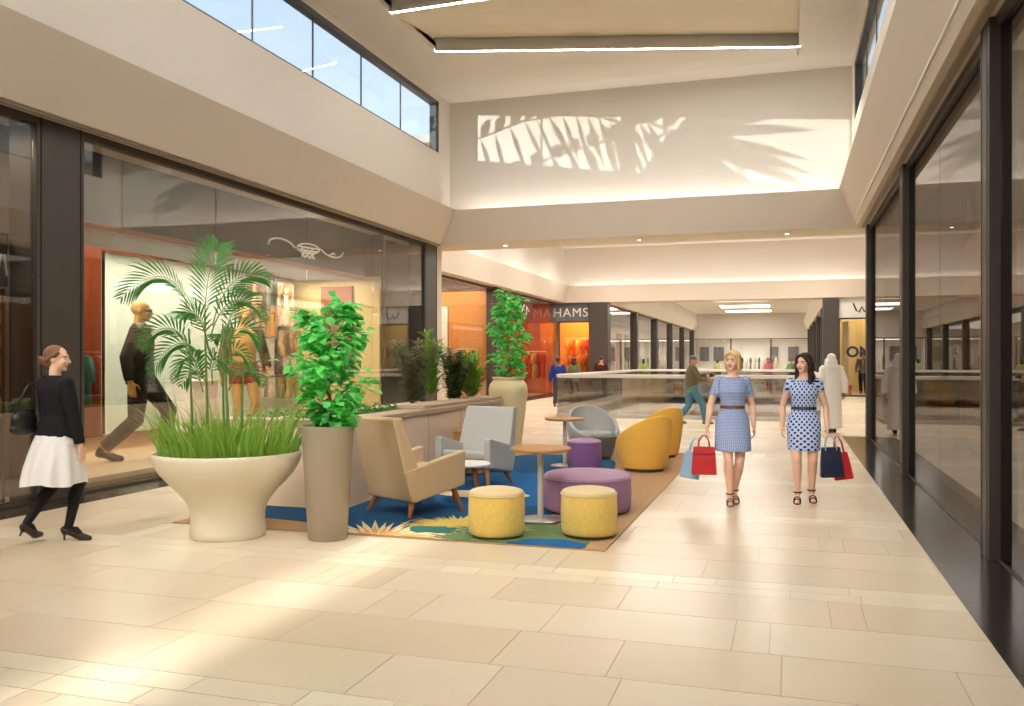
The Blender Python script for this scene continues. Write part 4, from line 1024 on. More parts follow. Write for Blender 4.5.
def dress(g, m, hp, hem, hemr, sleeves=(.056, .056, .3), waist=.128):
    b = MB()
    b.rings([oval(z, rx, ry, 0, cy) for z, rx, ry, cy in ((hem, hemr, hemr*1.0, -.035), (hem+.01, hemr+.003, hemr*1.0+.003, -.035), (hp-.18, (hemr+.196)/2, .165, -.022), (hp-.06, .191, .142, .0), (hp+.0, .183, .132, .004), (hp+.08, .148, .103, 0), (hp+.14, waist, .092, -.003), (hp+.22, .137, .10, -.008), (hp+.31, .157, .118, -.016), (hp+.38, .162, .106, -.002), (hp+.44, .142, .084, .006), (hp+.475, .085, .066, .01))])
    for q in (1, -1): sleeve(b, g, q, sleeves[0], sleeves[1], sleeves[2])
    for q in (1, -1):
        a, k_ = g.Hp[q], g.K[q]; f_ = (a.z-hem-.12)/(a.z-k_.z); b.tube([a+V((0, 0, .02)), a+(k_-a)*f_*.5, a+(k_-a)*f_], [.098, .096, .088], 16)
    return remeshed(b, 'dress', m, .007, 3, None, g.t)
# ---- blonde woman in the blue checked dress
GING = dress_mat('blue_gingham', lin(100, 126, 182), lin(184, 196, 222), 'check')
g = figure('person', 'blonde woman in short blue checked dress carrying a red bag', 'person', (-.58, 10.05, 0), -78, 1.69, True, SK_FAIR,
           feetR=((-.035, -.06, .105), (-.05, -.18, .02)), feetL=((.04, .10, .125), (.035, -.02, .022)), handR=(-.285, -.04, .855), handL=(.235, .0, .86), hdirR=(-.1, -.1, -1), curlR=1.0, curlL=.5,
           head_yaw=math.radians(-28), hip=.945, voxel=.006, twist=.05)
GB = g
d_ = dress(g, GING, .945, .60, .198)
b = MB(); b.rings([oval(z, r, r2, 0, -.003) for z, r, r2 in ((1.068, .135, .098), (1.072, .141, .103), (1.098, .137, .10), (1.102, .131, .094))]); b.build('belt', mat('brown_leather', lin(96, 62, 52), .45, .4), g.t, smooth=50)
b = MB()
for i in range(9): b.ellipsoid((0, -.116-.012*math.sin((i/8)*PI)*(1 if i > 3 else .4), 1.30-.07*i+(-.02 if i > 2 else 0)), (.006, .004, .006), None, 8, 6)
b.build('button_row', mat('pale_buttons', lin(190, 200, 220), .4, .4), d_, smooth=180)
b = MB(); b.tube([V((.088*math.cos(a), .068*math.sin(a)+.004, .945+.468-.012*max(0, -math.sin(a)))) for a in [2*PI*i/24 for i in range(25)]], .012, 8); b.build('collar', GING, d_, smooth=180)
BLONDE = hairmat('blonde_hair', lin(226, 196, 138))
b = MB(); P = g.P
b.ellipsoid(P(0, .026, .042), (.087, .096, .086), g.R, 20, 14); b.ellipsoid(P(0, .066, -.04), (.080, .056, .075), g.R)
for q in (1, -1):
    b.ellipsoid(P(q*.074, .018, -.03), (.026, .052, .078), g.R); b.ellipsoid(P(q*.066, .03, -.09), (.026, .04, .03), g.R)
    b.tube([P(q*.005, -.072, .092), P(q*.045, -.07, .07), P(q*.075, -.035, .02), P(q*.078, -.012, -.05)], [.014, .018, .018, .016], 8, round_ends=True)
remeshed(b, 'hair', BLONDE, .006, 2, None, g.t)
SANDAL = mat('tan_leather_sandal', lin(120, 92, 66), .5, .4)
for q in (1, -1): heels(g, q, SANDAL, True, mat('dark_strap', lin(70, 54, 46), .4, .4))
bpy.context.view_layer.update()
def tote(name, label, cat, loc, rz, w, d, h, m, grip, hm, taper=.04, tilt=0, flapm=None):
    """bag hanging from a hand: loc = its top middle"""
    t = thing(name, label, cat, loc, rz); t.rotation_euler = (0, tilt, rz)
    b = MB(); n = [(-1, -1), (1, -1), (1, 1), (-1, 1)]
    b.rings([[V((x*(w/2-.006), y*(d/2-.004), -h)) for x, y in n], [V((x*w/2, y*d/2, -h+.012)) for x, y in n], [V((x*(w/2-taper*.4), y*d/2*.92, -h*.45)) for x, y in n], [V((x*(w/2-taper), y*d/2*.7, 0)) for x, y in n], [V((x*(w/2-taper-.006), y*(d/2*.7-.006), 0)) for x, y in n], [V((x*(w/2-taper-.008), y*(d/2*.7-.01), -h*.5)) for x, y in n]])
    b.build('bag_body', m, t, smooth=0, bevel=.006)
    for y in (-1, 1):
        c = MB(); c.tube([(-w*.24, y*d*.33, -.03), (-w*.2, y*d*.25, grip*.55), (-w*.07, y*d*.06, grip), (w*.07, y*d*.06, grip), (w*.2, y*d*.25, grip*.55), (w*.24, y*d*.33, -.03)], .007, 8, round_ends=True); c.build('handle', hm, t, smooth=180)
    return t
REDL = mat('red_leather', lin(188, 40, 44), .4, .45, noise=8, amt=.06, bump=.1, bscale=120); NAVY = mat('navy_paper', lin(22, 28, 58), .45, .4); REDP = mat('red_paper', lin(206, 36, 44), .5, .35); SKYP = mat('sky_paper', lin(150, 186, 214), .55, .3)
def hand_point(g, q, dz=-.085): return g.t.matrix_world @ (g.W[q]+V((0, 0, dz)))
hp_ = hand_point(g, -1)
t = tote('handbag', 'red leather handbag hanging from the hand of the blonde woman', 'handbag', hp_+V((-.03, -.05, -.13)), .15, .27, .15, .30, REDL, .125, REDL, .022)
b = MB(); b.box(-.12, .12, -.082, -.074, -.07, -.055); b.build('front_strap', REDL, t, smooth=0)
tote('shopping_bag', 'pale blue paper shopping bag behind the red handbag', 'shopping bag', hp_+V((-.155, .08, -.20)), .25, .21, .09, .30, SKYP, .16, SKYP, .02, .18)

# ---- dark haired woman in the spotted dress
DOTS = dress_mat('navy_dots_on_pale_blue', lin(188, 205, 238), lin(38, 48, 108), 'dots')
g = figure('person', 'dark haired woman in pale blue dress with navy dots carrying two bags', 'person', (.18, 10.42, 0), -88, 1.66, True, SK_FAIR,
           feetR=((-.07, -.07, .105), (-.08, -.19, .02)), feetL=((.09, .06, .115), (.10, -.06, .02)), handL=(.255, -.05, .865), handR=(-.235, .02, .86), hdirL=(.1, -.1, -1), curlL=1.0, curlR=.5,
           head_yaw=math.radians(-34), hip=.945, voxel=.006, twist=-.04)
d_ = dress(g, DOTS, .945, .60, .176, (.056, .060, .16), .130)
NAVYC = mat('navy_cotton', lin(40, 46, 96), .8, .2)
b = MB(); b.rings([oval(z, r, r2, 0, -.003) for z, r, r2 in ((1.068, .137, .098), (1.072, .143, .103), (1.098, .139, .10), (1.102, .133, .094))]); b.build('belt', mat('navy_belt', lin(26, 28, 52), .4, .4), g.t, smooth=50)
b = MB(); b.tube([V((.09*math.cos(a), .068*math.sin(a)+.004, .945+.466-.018*max(0, -math.sin(a)))) for a in [2*PI*i/24 for i in range(25)]], .009, 8); b.build('neck_trim', NAVYC, d_, smooth=180)
BRUN = hairmat('dark_brown_hair', lin(44, 30, 28))
b = MB(); P = g.P
b.ellipsoid(P(0, .028, .042), (.086, .095, .086), g.R, 20, 14); b.ellipsoid(P(0, .07, -.05), (.086, .055, .10), g.R); b.ellipsoid(P(0, .08, -.16), (.10, .05, .09), g.R)
for q in (1, -1):
    b.ellipsoid(P(q*.078, .03, -.06), (.028, .05, .10), g.R); b.ellipsoid(P(q*.085, .02, -.16), (.035, .045, .07), g.R); b.ellipsoid(P(q*.08, -.005, -.215), (.028, .03, .045), g.R)
    b.tube([P(q*.004, -.072, .094), P(q*.05, -.066, .07), P(q*.080, -.025, .01), P(q*.088, .0, -.07), P(q*.1, .0, -.13)], [.014, .018, .02, .022, .02], 8, round_ends=True)
remeshed(b, 'hair', BRUN, .006, 2, None, g.t)
BLKS = mat('black_sandal', lin(48, 38, 36), .45, .4)
for q in (1, -1): heels(g, q, BLKS, True, BLKS)
bpy.context.view_layer.update(); hp_ = hand_point(g, 1)
tote('shopping_bag', 'navy shopping bag in the hand of the woman in the spotted dress', 'shopping bag', hp_+V((.03, -.05, -.13)), .1, .25, .10, .33, NAVY, .13, SKYP, .03, -.06)
tote('shopping_bag', 'red shopping bag partly behind the navy shopping bag', 'shopping bag', hp_+V((.13, .08, -.20)), .1, .20, .09, .30, REDP, .19, REDP, .02, -.16)

# ---- man photographing, seen from the side in front of the balustrade
OLIVE = mat('olive_jacket', lin(104, 98, 78), .8, .2, noise=12, amt=.1); JEANS = mat('faded_jeans', lin(84, 128, 148), .85, .15, noise=10, amt=.2, bump=.2, bscale=200); TEAL = mat('teal_shirt', lin(92, 128, 116), .8, .2)
g = figure('person', 'man in olive jacket and blue jeans striding right, holding a camera', 'person', (-2.27, 22.3, 0), 18, 1.74, False, SK_TAN,
           feetL=((.09, .32, .11), (.09, .20, .03)), feetR=((-.09, -.30, .09), (-.09, -.42, .03)), handL=(.05, -.38, 1.22), handR=(-.06, -.36, 1.10), curlL=1.0, curlR=.9, hip=.90, head_yaw=.1, head_pitch=.25, voxel=.009, lean=-.02, eyes=False, elbL=(.5, .5, -.5), elbR=(-.5, .5, -.5))
b = MB(); trouser(b, g); remeshed(b, 'jeans', JEANS, .011, 3, None, g.t)
b = MB(); hp = .90
b.rings([oval(z, rx, ry, 0, cy) for z, rx, ry, cy in ((hp-.02, .17, .14, .01), (hp+.06, .185, .15, .015), (hp+.2, .185, .15, .02), (hp+.32, .20, .15, .01), (hp+.42, .19, .12, .01), (hp+.48, .12, .09, .01), (hp+.53, .075, .075, .005))])
for q in (1, -1): sleeve(b, g, q, .078, .055, .96)
jk = remeshed(b, 'jacket', OLIVE, .011, 4, None, g.t)
b = MB(); b.rings([oval(z, .178, .15, 0, .0) for z in (hp-.10, hp-.095, hp+.0, hp+.01)]); b.build('shirt_tail', TEAL, g.t, smooth=60)
b = MB(); b.ellipsoid(g.P(0, .02, .04), (.079, .098, .082), g.R); remeshed(b, 'hair', hairmat('grey_hair', lin(96, 88, 80)), .01, 1, None, g.t)
low_shoes(g, mat('tan_boots', lin(150, 130, 108), .7, .3))
bpy.context.view_layer.update()
t = thing('camera', 'small black camera in the hands of the man in olive jacket', 'camera', g.t.matrix_world @ V((0, -.46, 1.19)), g.t.rotation_euler.z)
b = MB(); b.box(-.07, .07, -.03, .03, -.045, .045); b.build('camera_body', BLACKLEATHER, t, smooth=0, bevel=.008)
b = MB(); b.tube([(0, -.03, 0), (0, -.06, 0), (0, -.09, 0)], [.033, .036, .034], 16); b.build('lens', DARK, t)
b = MB(); b.box(-.025, .025, -.03, .02, .045, .07); b.build('viewfinder', BLACKLEATHER, t, smooth=0, bevel=.006)

# ---- man in a white robe and headcloth walking away
g = figure('person', 'man in long white robe and white headcloth walking away', 'person', (.93, 20.5, 0), 108, 1.73, False, SK_BROWN,
           feetL=((.10, .14, .10), (.10, .02, .03)), feetR=((-.11, -.12, .09), (-.12, -.25, .03)), handL=(.29, -.02, .86), handR=(-.29, -.02, .86), hip=.93, voxel=.009, eyes=False)
b = MB(); hp = .93
b.rings([oval(z, rx, ry, 0, cy, 48, w_, 7, .4) for z, rx, ry, cy, w_ in ((.10, .215, .24, 0, .05), (.12, .22, .245, 0, .05), (.45, .205, .215, 0, .03), (hp-.1, .20, .17, .01, .01), (hp+.06, .19, .15, .01, 0), (hp+.2, .19, .15, .01, 0), (hp+.33, .205, .15, .0, 0), (hp+.42, .19, .12, .01, 0), (hp+.48, .1, .08, .01, 0), (hp+.52, .07, .07, .01, 0))])
for q in (1, -1): sleeve(b, g, q, .082, .072, .97)
remeshed(b, 'robe', WHITECLOTH, .011, 2, None, g.t)
b = MB(); P = g.P
b.ellipsoid(P(0, .02, .04), (.094, .108, .092), g.R); b.ellipsoid(P(0, .07, -.06), (.115, .075, .11), g.R); b.ellipsoid(P(0, .09, -.17), (.17, .075, .09)); b.ellipsoid(P(0, .10, -.30), (.19, .06, .16)); b.ellipsoid(P(.0, .11, -.44), (.15, .045, .12))
for q in (1, -1): b.ellipsoid(P(q*.10, .0, -.10), (.04, .07, .12)); b.ellipsoid(P(q*.15, -.02, -.22), (.06, .08, .08))
remeshed(b, 'headcloth', WHITECLOTH, .011, 3, None, g.t)
low_shoes(g, BLACKLEATHER)

# ---- distant shoppers
def shopper(label, loc, face, H, topc, legc, hairc, fem=False, skirt=False, skin=None, group=None, stride=.16, short=False):
    g = figure('person', label, 'person', loc, face, H, fem, skin or SK_TAN, feetL=((.09, stride, .10), (.09, stride-.12, .03)), feetR=((-.09, -stride, .085), (-.09, -stride-.13, .02)), hip=.915, voxel=.014, eyes=False, hands=False, group=group)
    hp = .915
    b = MB(); trouser(b, g); remeshed(b, 'trousers', mat('cloth_%d_%d_%d' % legc, lin(*legc), .85, .2), .014, 2, None, g.t)
    b = MB(); b.rings([oval(z, rx, ry) for z, rx, ry in ((hp-.06, .18, .14), (hp+.06, .18, .138), (hp+.2, .178, .135), (hp+.33, .195, .14), (hp+.42, .18, .11), (hp+.49, .08, .07), (hp+.52, .066, .066))])
    for q in (1, -1): sleeve(b, g, q, .074, .058, .45 if short else .95)
    remeshed(b, 'top_garment', mat('cloth_%d_%d_%d' % topc, lin(*topc), .85, .2), .014, 2, None, g.t)
    b = MB(); b.ellipsoid(g.P(0, .025, .04), (.085, .10, .085), g.R)
    if fem: b.ellipsoid(g.P(0, .07, -.07), (.08, .05, .11), g.R)
    remeshed(b, 'hair', hairmat('hair_%d_%d_%d' % hairc, lin(*hairc)), .014, 1, None, g.t)
    low_shoes(g, BLACKLEATHER)
    return g
shopper('person in royal blue shirt standing before the orange lit shopfront', (-7.5, 29.2, 0), 95, 1.72, (38, 52, 120), (58, 54, 60), (40, 32, 28), skin=SK_BROWN)
shopper('person in olive green top beside the one in royal blue shirt', (-7.5, 31.6, 0), 80, 1.70, (92, 100, 66), (70, 66, 62), (44, 34, 28), True)
shopper('man in dark maroon pullover in front of the dark column', (-6.9, 33.6, 0), 85, 1.76, (72, 28, 32), (48, 44, 46), (60, 44, 36))
shopper('person in pale lime green top far away by the left shopfronts', (-7.2, 46, 0), 100, 1.68, (158, 190, 118), (110, 108, 100), (70, 54, 44), True)
shopper('person in pink top far down the arcade', (-1.0, 52, 0), -90, 1.70, (206, 118, 128), (120, 110, 112), (60, 44, 36), True)
shopper('person in soft green top far down the arcade beside the pink one', (.25, 55, 0), -80, 1.66, (136, 172, 136), (100, 100, 96), (54, 42, 34))
shopper('person in pale yellow green top far away between the near shopper heads', (-4.2, 57, 0), 70, 1.68, (188, 204, 150), (120, 116, 110), (60, 48, 40), True)
# ---------------------------------------------------------------- window display of the big left shop
def board(name, label, cat, x0, x1, y0, y1, z0, z1, m, group=None, edge=None):
    t = thing(name, label, cat, ((x0+x1)/2, (y0+y1)/2, z0), 0, group); dx, dy, h = (x1-x0)/2, (y1-y0)/2, z1-z0
    b = MB(); b.box(-dx, dx, -dy, dy, 0, h); b.build('board', m, t, smooth=0, bevel=.004)
    e = MB(); a = .03
    if dx < dy: e.box(-dx-.004, dx+.004, -dy, -dy+a, 0, h); e.box(-dx-.004, dx+.004, dy-a, dy, 0, h); e.box(-dx-.004, dx+.004, -dy, dy, h-a, h)
    else: e.box(-dx, -dx+a, -dy-.004, dy+.004, 0, h); e.box(dx-a, dx, -dy-.004, dy+.004, 0, h); e.box(-dx, dx, -dy-.004, dy+.004, h-a, h)
    e.build('edge_trim', edge or m, t, smooth=0)
    return t
def PL(u, v, X):  # picture design coordinates -> (y, z) on the wall plane x = X
    k = (u-512)/876; Z = X/(-.2995+.9541*k); return Z*(.9541+.2995*k), 1.6-(v-360)*Z/876
TEALB = mat('backdrop_pale_teal', lin(186, 200, 186), .6, .3, noise=1.2, amt=.06)
SALM = mat('header_salmon', lin(188, 128, 100), .6, .3)
b = MB(); b.box(-10.35, -8.75, 8.15, 17.2, 3.38, ZS+.1); struct('trim_90', b, mat('header_grey', lin(98, 91, 86), .7, .3), smooth=0)
b = MB(); b.box(-8.80, -8.73, 8.15, 17.2, 3.34, 3.42); struct('trim_91', b, SALM, smooth=0)
b = MB(); b.box(-10.9, -8.34, 8.16, 17.25, .0, .12); struct('trim_92', b, mat('platform_wood', lin(208, 182, 146), .3, .4, noise=9, amt=.1, stretch=(6, 1, 6)), smooth=0)
board('backdrop_panel', 'tall pale teal backdrop panel standing behind the walking mannequin', 'display panel', -10.55, -10.48, 11.5, 17.15, .40, 3.36, TEALB, None, mat('panel_edge', lin(216, 206, 176), .5, .4))
b = MB(); b.box(-10.5, -8.38, 17.16, 17.24, .12, 3.4); struct('wall_left', b, mat('partition_cream', lin(222, 198, 140), .7, .3), smooth=0)
board('display_board', 'rust brown board on the cream partition behind the fig', 'display panel', -9.75, -9.0, 17.08, 17.14, 1.5, 3.2, mat('rust_board', lin(150, 96, 76), .6, .3, noise=4, amt=.15))
def photo_mat(name, cols, seed, figc=None):
    """abstract fashion print: patches of tone and one soft upright figure"""
    m, nt, out = nodes_of(name); Lk = nt.links; b = pbr(nt, cols[0], .4, .4)
    tc = nt.nodes.new('ShaderNodeTexCoord'); mp = nt.nodes.new('ShaderNodeMapping'); mp.inputs['Location'].default_value = (seed*1.7, seed*.9, seed*2.3); mp.inputs['Scale'].default_value = (1, 3.2, 1.9)
    Lk.new(tc.outputs['Object'], mp.inputs['Vector']); n = nt.nodes.new('ShaderNodeTexNoise'); n.inputs['Scale'].default_value = 1.6; n.inputs['Detail'].default_value = 3; n.inputs['Distortion'].default_value = .6; Lk.new(mp.outputs[0], n.inputs['Vector'])
    r = nt.nodes.new('ShaderNodeValToRGB'); r.color_ramp.interpolation = 'LINEAR'
    el = r.color_ramp.elements; el[0].position = .3; el[0].color = (*cols[0], 1); el[1].position = .72; el[1].color = (*cols[-1], 1)
    for i, c in enumerate(cols[1:-1]): e = el.new(.42+.13*i); e.color = (*c, 1)
    Lk.new(n.outputs['Fac'], r.inputs[0]); Lk.new(r.outputs[0], b.inputs['Base Color']); Lk.new(b.outputs[0], out.inputs[0])
    return m
BRN, TANC, ORG, PALE, BLK, GRY, RED_ = lin(70, 48, 38), lin(196, 150, 104), lin(226, 140, 44), lin(222, 206, 176), lin(34, 28, 26), lin(124, 122, 118), lin(150, 48, 40)
pics = [  # u0, u1, v0, v1, tones, figure colour, label
    (241, 266, 282, 312, (BLK, BRN, lin(110, 84, 60), lin(150, 130, 110)), TANC, 'dark brown print, topmost on the left of the hanging photo wall'),
    (277, 293.5, 283, 326, (BRN, TANC, PALE, BRN), PALE, 'tall tan print, topmost on the right of the hanging photo wall'),
    (266.5, 277, 305, 337, (BLK, GRY, TANC), ORG, 'narrow print with an orange dress in the middle of the photo wall'),
    (278, 296, 331, 356, (TANC, BRN, lin(226, 190, 130)), BRN, 'square tan print right of centre on the photo wall'),
    (255, 274, 338, 376, (GRY, lin(150, 150, 146), PALE), RED_, 'large grey print left of centre on the photo wall'),
    (254, 265.5, 316, 336, (GRY, TANC, BRN), BRN, 'small brown and grey print below the topmost dark one'),
    (296.5, 305, 331, 355, (BRN, ORG, GRY), BLK, 'narrow brown print at the right edge of the photo wall'),
    (255, 275, 378, 398, (GRY, PALE, lin(120, 130, 100)), GRY, 'low grey print at the bottom left of the photo wall'),
    (278, 296, 377, 398, (BRN, lin(170, 150, 90), BLK), lin(190, 170, 60), 'low print with yellow figures at the bottom right of the photo wall'),
    (275, 282, 357, 374, (BLK, BRN, GRY), BRN, 'tiny dark print in the middle of the photo wall'),
    (283, 296, 357, 372, (lin(150, 160, 140), PALE, GRY), GRY, 'pale grey green print below the square tan one')]
for i, (u0, u1, v0, v1, cols, fc, lab) in enumerate(pics):
    y0, za = PL(u0, v0, -10.3); y1, zb = PL(u1, v0, -10.3); zt = (za+zb)/2; zl = (PL(u0, v1, -10.3)[1]+PL(u1, v1, -10.3)[1])/2
    t = thing('photo_print', lab, 'picture', (-10.3, (y0+y1)/2, zl), 0, 'hanging photo prints'); w_, h_ = (y1-y0)/2, zt-zl
    b = MB(); b.box(-.012, .012, -w_, w_, 0, h_); b.build('print', photo_mat('photo_%d' % i, cols, i+1), t, smooth=0)
    f = MB(); fm = mat('print_ink_%d' % i, fc, .4, .4, noise=8, amt=.25); s_ = min(w_, h_*.45)
    f.rings([[V((.0125+.002*k, c*s_*.42*wd, h_*zz)) for c in (-1, 1)]+[V((.0145, 0, h_*zz+.001))] for k, (zz, wd) in enumerate(((.05, .9), (.4, .8), (.55, .45), (.72, .8)))])
    f.ellipsoid((.0125, 0, h_*.82), (.002, s_*.22, s_*.26)); f.build('printed_figure', fm, t, smooth=0)
    ww = MB()
    for q in (-.7, .7): ww.box(-.002, .002, q*w_-.002, q*w_+.002, h_, 3.37-zl)
    ww.build('hanging_wire', STEEL, t, smooth=0)
# mannequins
MANN = mat('gold_mannequin', lin(206, 160, 84), .4, .4, noise=6, amt=.05)
def mannequin(label, loc, face, H, **k): return figure('mannequin', label, 'mannequin', loc, face, H, False, MANN, eyes=False, voxel=.009, body_mats=[MANN], **k)
SUIT = mat('black_suit', lin(22, 24, 23), .8, .2, noise=30, amt=.15); SUIT2 = mat('charcoal_trousers', lin(34, 36, 36), .85, .2, noise=30, amt=.12); FLORAL = mat('patterned_shoulder', lin(120, 116, 100), .8, .2, noise=45, amt=.7)
k = 2.45/1.70
g = mannequin('oversized gold mannequin in black jacket and charcoal trousers striding right in the shop window', (-9.15, 12.35, .12), 30, 2.45, feetL=((.08, .36, .14), (.08, .26, .03)), feetR=((-.08, -.28, .085), (-.08, -.41, .02)), hip=.87, handL=(.22, -.02, .82), handR=(-.24, .1, .82), voxel_=0) if False else mannequin('oversized gold mannequin in black jacket and charcoal trousers striding in the shop window', (-9.15, 10.75, .12), 32, 2.45, feetL=((.08, -.22, .085), (.08, -.35, .02)), feetR=((-.08, .34, .13), (-.08, .23, .03)), hip=.875, handL=(.22, -.04, .80), handR=(-.235, .06, .80))
def man_clothes(g, hp, jm, tm, collar=None):
    b = MB(); trouser(b, g, (.105, .082, .072, .066), .04); remeshed(b, 'trousers', tm, .011, 3, None, g.t)
    b = MB(); b.rings([oval(z, rx, ry, 0, cy) for z, rx, ry, cy in ((hp-.10, .185, .145, .0), (hp, .182, .14, .0), (hp+.12, .172, .13, 0), (hp+.24, .18, .13, 0), (hp+.34, .195, .135, 0), (hp+.42, .188, .115, .01), (hp+.48, .10, .08, .01), (hp+.53, .07, .07, .01))])
    for q in (1, -1): sleeve(b, g, q, .074, .056, .96)
    j = remeshed(b, 'jacket', jm, .011, 3, None, g.t)
    b = MB(); b.add([(-.05, -.122, hp+.47), (.05, -.122, hp+.47), (.012, -.152, hp+.2), (-.012, -.152, hp+.2), (-.05, -.10, hp+.47), (.05, -.10, hp+.47)], [(0, 3, 2, 1), (0, 1, 5, 4)]); b.build('shirt_front', mat('tan_shirt', lin(206, 160, 110), .7, .2), j, smooth=0)
    low_shoes(g, BLACKLEATHER)
man_clothes(g, .875, SUIT, SUIT2)
b = MB(); b.tube([g.P(-.07, -.03, .008), g.P(-.05, -.082, .006), g.P(0, -.096, .008), g.P(.05, -.082, .006), g.P(.07, -.03, .008)], [.006, .018, .010, .018, .006], 10); b.build('sunglasses', BLACKLEATHER, g.t, smooth=180)
b = MB()
for q in (1, -1): b.ellipsoid(g.S[q]+V((-q*.03, -.02, .025)), (.085, .082, .06))
remeshed(b, 'shoulder_trim', FLORAL, .01, 2, None, g.t)
g = mannequin('gold mannequin in red shorts and open jacket behind the palm fronds', (-9.3, 13.55, .12), -35, 2.45, feetL=((.10, -.04, .085), (.12, -.17, .02)), feetR=((-.10, .08, .085), (-.14, -.04, .02)), handL=(.26, -.14, .90), handR=(-.27, .02, .84))
hp = .93
b = MB()
for q in (1, -1): b.tube([g.Hp[q]+V((0, 0, .05)), g.Hp[q]*.6+g.K[q]*.4], [.105, .098], 16)
b.rings([oval(hp+z, rx, ry) for z, rx, ry in ((-.12, .11, .09), (-.05, .172, .125), (.0, .175, .128), (.08, .165, .118))]); remeshed(b, 'shorts', mat('red_shorts', lin(150, 40, 34), .8, .2), .011, 2, None, g.t)
b = MB(); b.rings([oval(z, rx, ry, 0, cy) for z, rx, ry, cy in ((hp+.0, .18, .13, .03), (hp+.12, .17, .12, .03), (hp+.24, .178, .12, .03), (hp+.34, .193, .125, .03), (hp+.42, .186, .105, .03), (hp+.48, .10, .075, .02))])
for q in (1, -1): sleeve(b, g, q, .074, .056, .9)
remeshed(b, 'jacket', mat('brown_patterned_jacket', lin(96, 84, 52), .8, .2, noise=25, amt=.5), .011, 3, None, g.t)
t = thing('display_plinth', 'square white display plinth behind the palm in the shop window', 'plinth', (-9.98, 13.0, .12))
b = MB(); b.box(-.28, .28, -.36, .36, .03, 1.10); b.build('plinth_body', WHITE, t, smooth=0, bevel=.01)
b = MB(); b.box(-.30, .30, -.38, .38, 1.10, 1.13); b.build('plinth_top', WHITE, t, smooth=0, bevel=.006)
b = MB(); b.box(-.26, .26, -.34, .34, 0, .03); b.build('plinth_foot', DARK, t, smooth=0)

# script sign on the glass
t = thing('shop_sign', 'white swirling script shop sign on the glass above the photo wall', 'sign', (-8.03, 0, 0)); XS = -8.03
def stroke(mb, pts, r):
    p = []
    for a, b_ in pts:
        y, z = PL(230+a/4.706, 230+b_/4.706, XS); p.append(V((.004, y, z)))
    # smooth the hand-drawn line
    for _ in range(2):
        q = [p[0]]
        for a, b_ in zip(p, p[1:]): q += [a*.75+b_*.25, a*.25+b_*.75]
        p = q+[p[-1]]
    mb.tube(p, r, 6)
for nm, ss in (('letter_n', [[(180, 66), (183, 46), (215, 37), (255, 44), (288, 64), (304, 84)]]),
               ('letter_e', [[(367+52*math.cos(a)-5*math.sin(a), 88+22*math.sin(a)+9*math.cos(a)) for a in [2*PI*i/20 for i in range(21)]], [(322, 76), (365, 84), (416, 92)], [(328, 90), (370, 99), (410, 104)]]),
               ('letter_w', [[(425, 90), (448, 114), (488, 131), (520, 128), (533, 106)], [(470, 118), (484, 108), (492, 116)]])):
    b = MB()
    for s_ in ss: stroke(b, s_, .016)
    b.build(nm, WHITE, t, smooth=180)
mb = text_geo('look', .25, .004, bold=.006); y, z = PL(230+367/4.706, 230+132/4.706, XS)
xform(mb, Matrix(((0, 0, 1, .004), (1, 0, 0, y), (0, 1, 0, z), (0, 0, 0, 1)))); mb.build('word_look', WHITE, t, smooth=0)

# hanging garments on rails
def garment_bm(w, L, slv):
    b = MB()
    b.rings([oval(z, rx, ry, 0, 0, 14) for z, rx, ry in ((-L, w*1.15, .05), (-L*.6, w*.95, .05), (-L*.25, w, .055), (-.05, w*.95, .04), (0, w*.35, .03))])
    for q in (1, -1): b.tube([(q*w*.85, 0, -.06), (q*w*1.25, 0, -.3), (q*w*1.3, 0, -.3-slv)], [.05, .05, .042], 8)
    return b
RACKC = {'orange': lin(226, 108, 36), 'red': lin(196, 44, 34), 'amber': lin(236, 158, 60), 'rust': lin(160, 70, 36), 'cream': lin(226, 200, 160), 'brown': lin(90, 56, 40), 'dark': lin(44, 36, 34), 'yellow': lin(240, 190, 80), 'white': lin(228, 222, 212), 'teal': lin(70, 120, 120), 'grey': lin(120, 114, 108)}
_gm = {}
def rack(label, where, loc, rz, L, cols, group, h=1.65, gl=.8):
    t = thing('clothes_rail', label, 'clothes rail', loc, rz)
    b = MB(); b.tube([(-L/2, 0, h), (L/2, 0, h)], .014, 8); b.build('rail', STEEL, t)
    for q in (-1, 1):
        b = MB(); b.tube([(q*L/2, 0, h), (q*L/2, 0, .02)], .014, 8); b.tube([(q*L/2, -.22, .015), (q*L/2, .22, .015)], .015, 8); b.build('upright', STEEL, t)
    n = len(cols)
    for i, c in enumerate(cols):
        x = -L/2+.1+(L-.2)*(i+.5)/n; p = V(loc)+Matrix.Rotation(rz, 3, 'Z') @ V((x, 0, h-.06))
        key = (c, gl)
        if key in _gm:
            o = _gm[key].copy(); COL.objects.link(o)
        else:
            o = garment_bm(.20, gl, .22).build('hanging_garment', mat('garment_'+c, RACKC[c], .85, .2, noise=10, amt=.2), None, smooth=180); _gm[key] = o
        o.location = p; o.rotation_euler = (0, 0, rz+math.radians(72)); tag(o, '%s garment on a hanger, %s' % (c, where), 'garment', group)
# orange shop at the back left of the display
b = MB(); b.box(-13.66, -13.6, 8.3, 16.9, .0, 4.2); struct('wall_left', b, mat('orange_shop_wall', lin(150, 78, 46), .7, .3), smooth=0)
rack('clothes rail at the back of the left shop', 'back of the left shop', (-12.9, 13.2, 0), PI/2, 2.6, ['rust', 'orange', 'brown', 'amber', 'dark', 'teal', 'rust', 'orange'], 'garments at the back of the left shop', 1.75, .95)
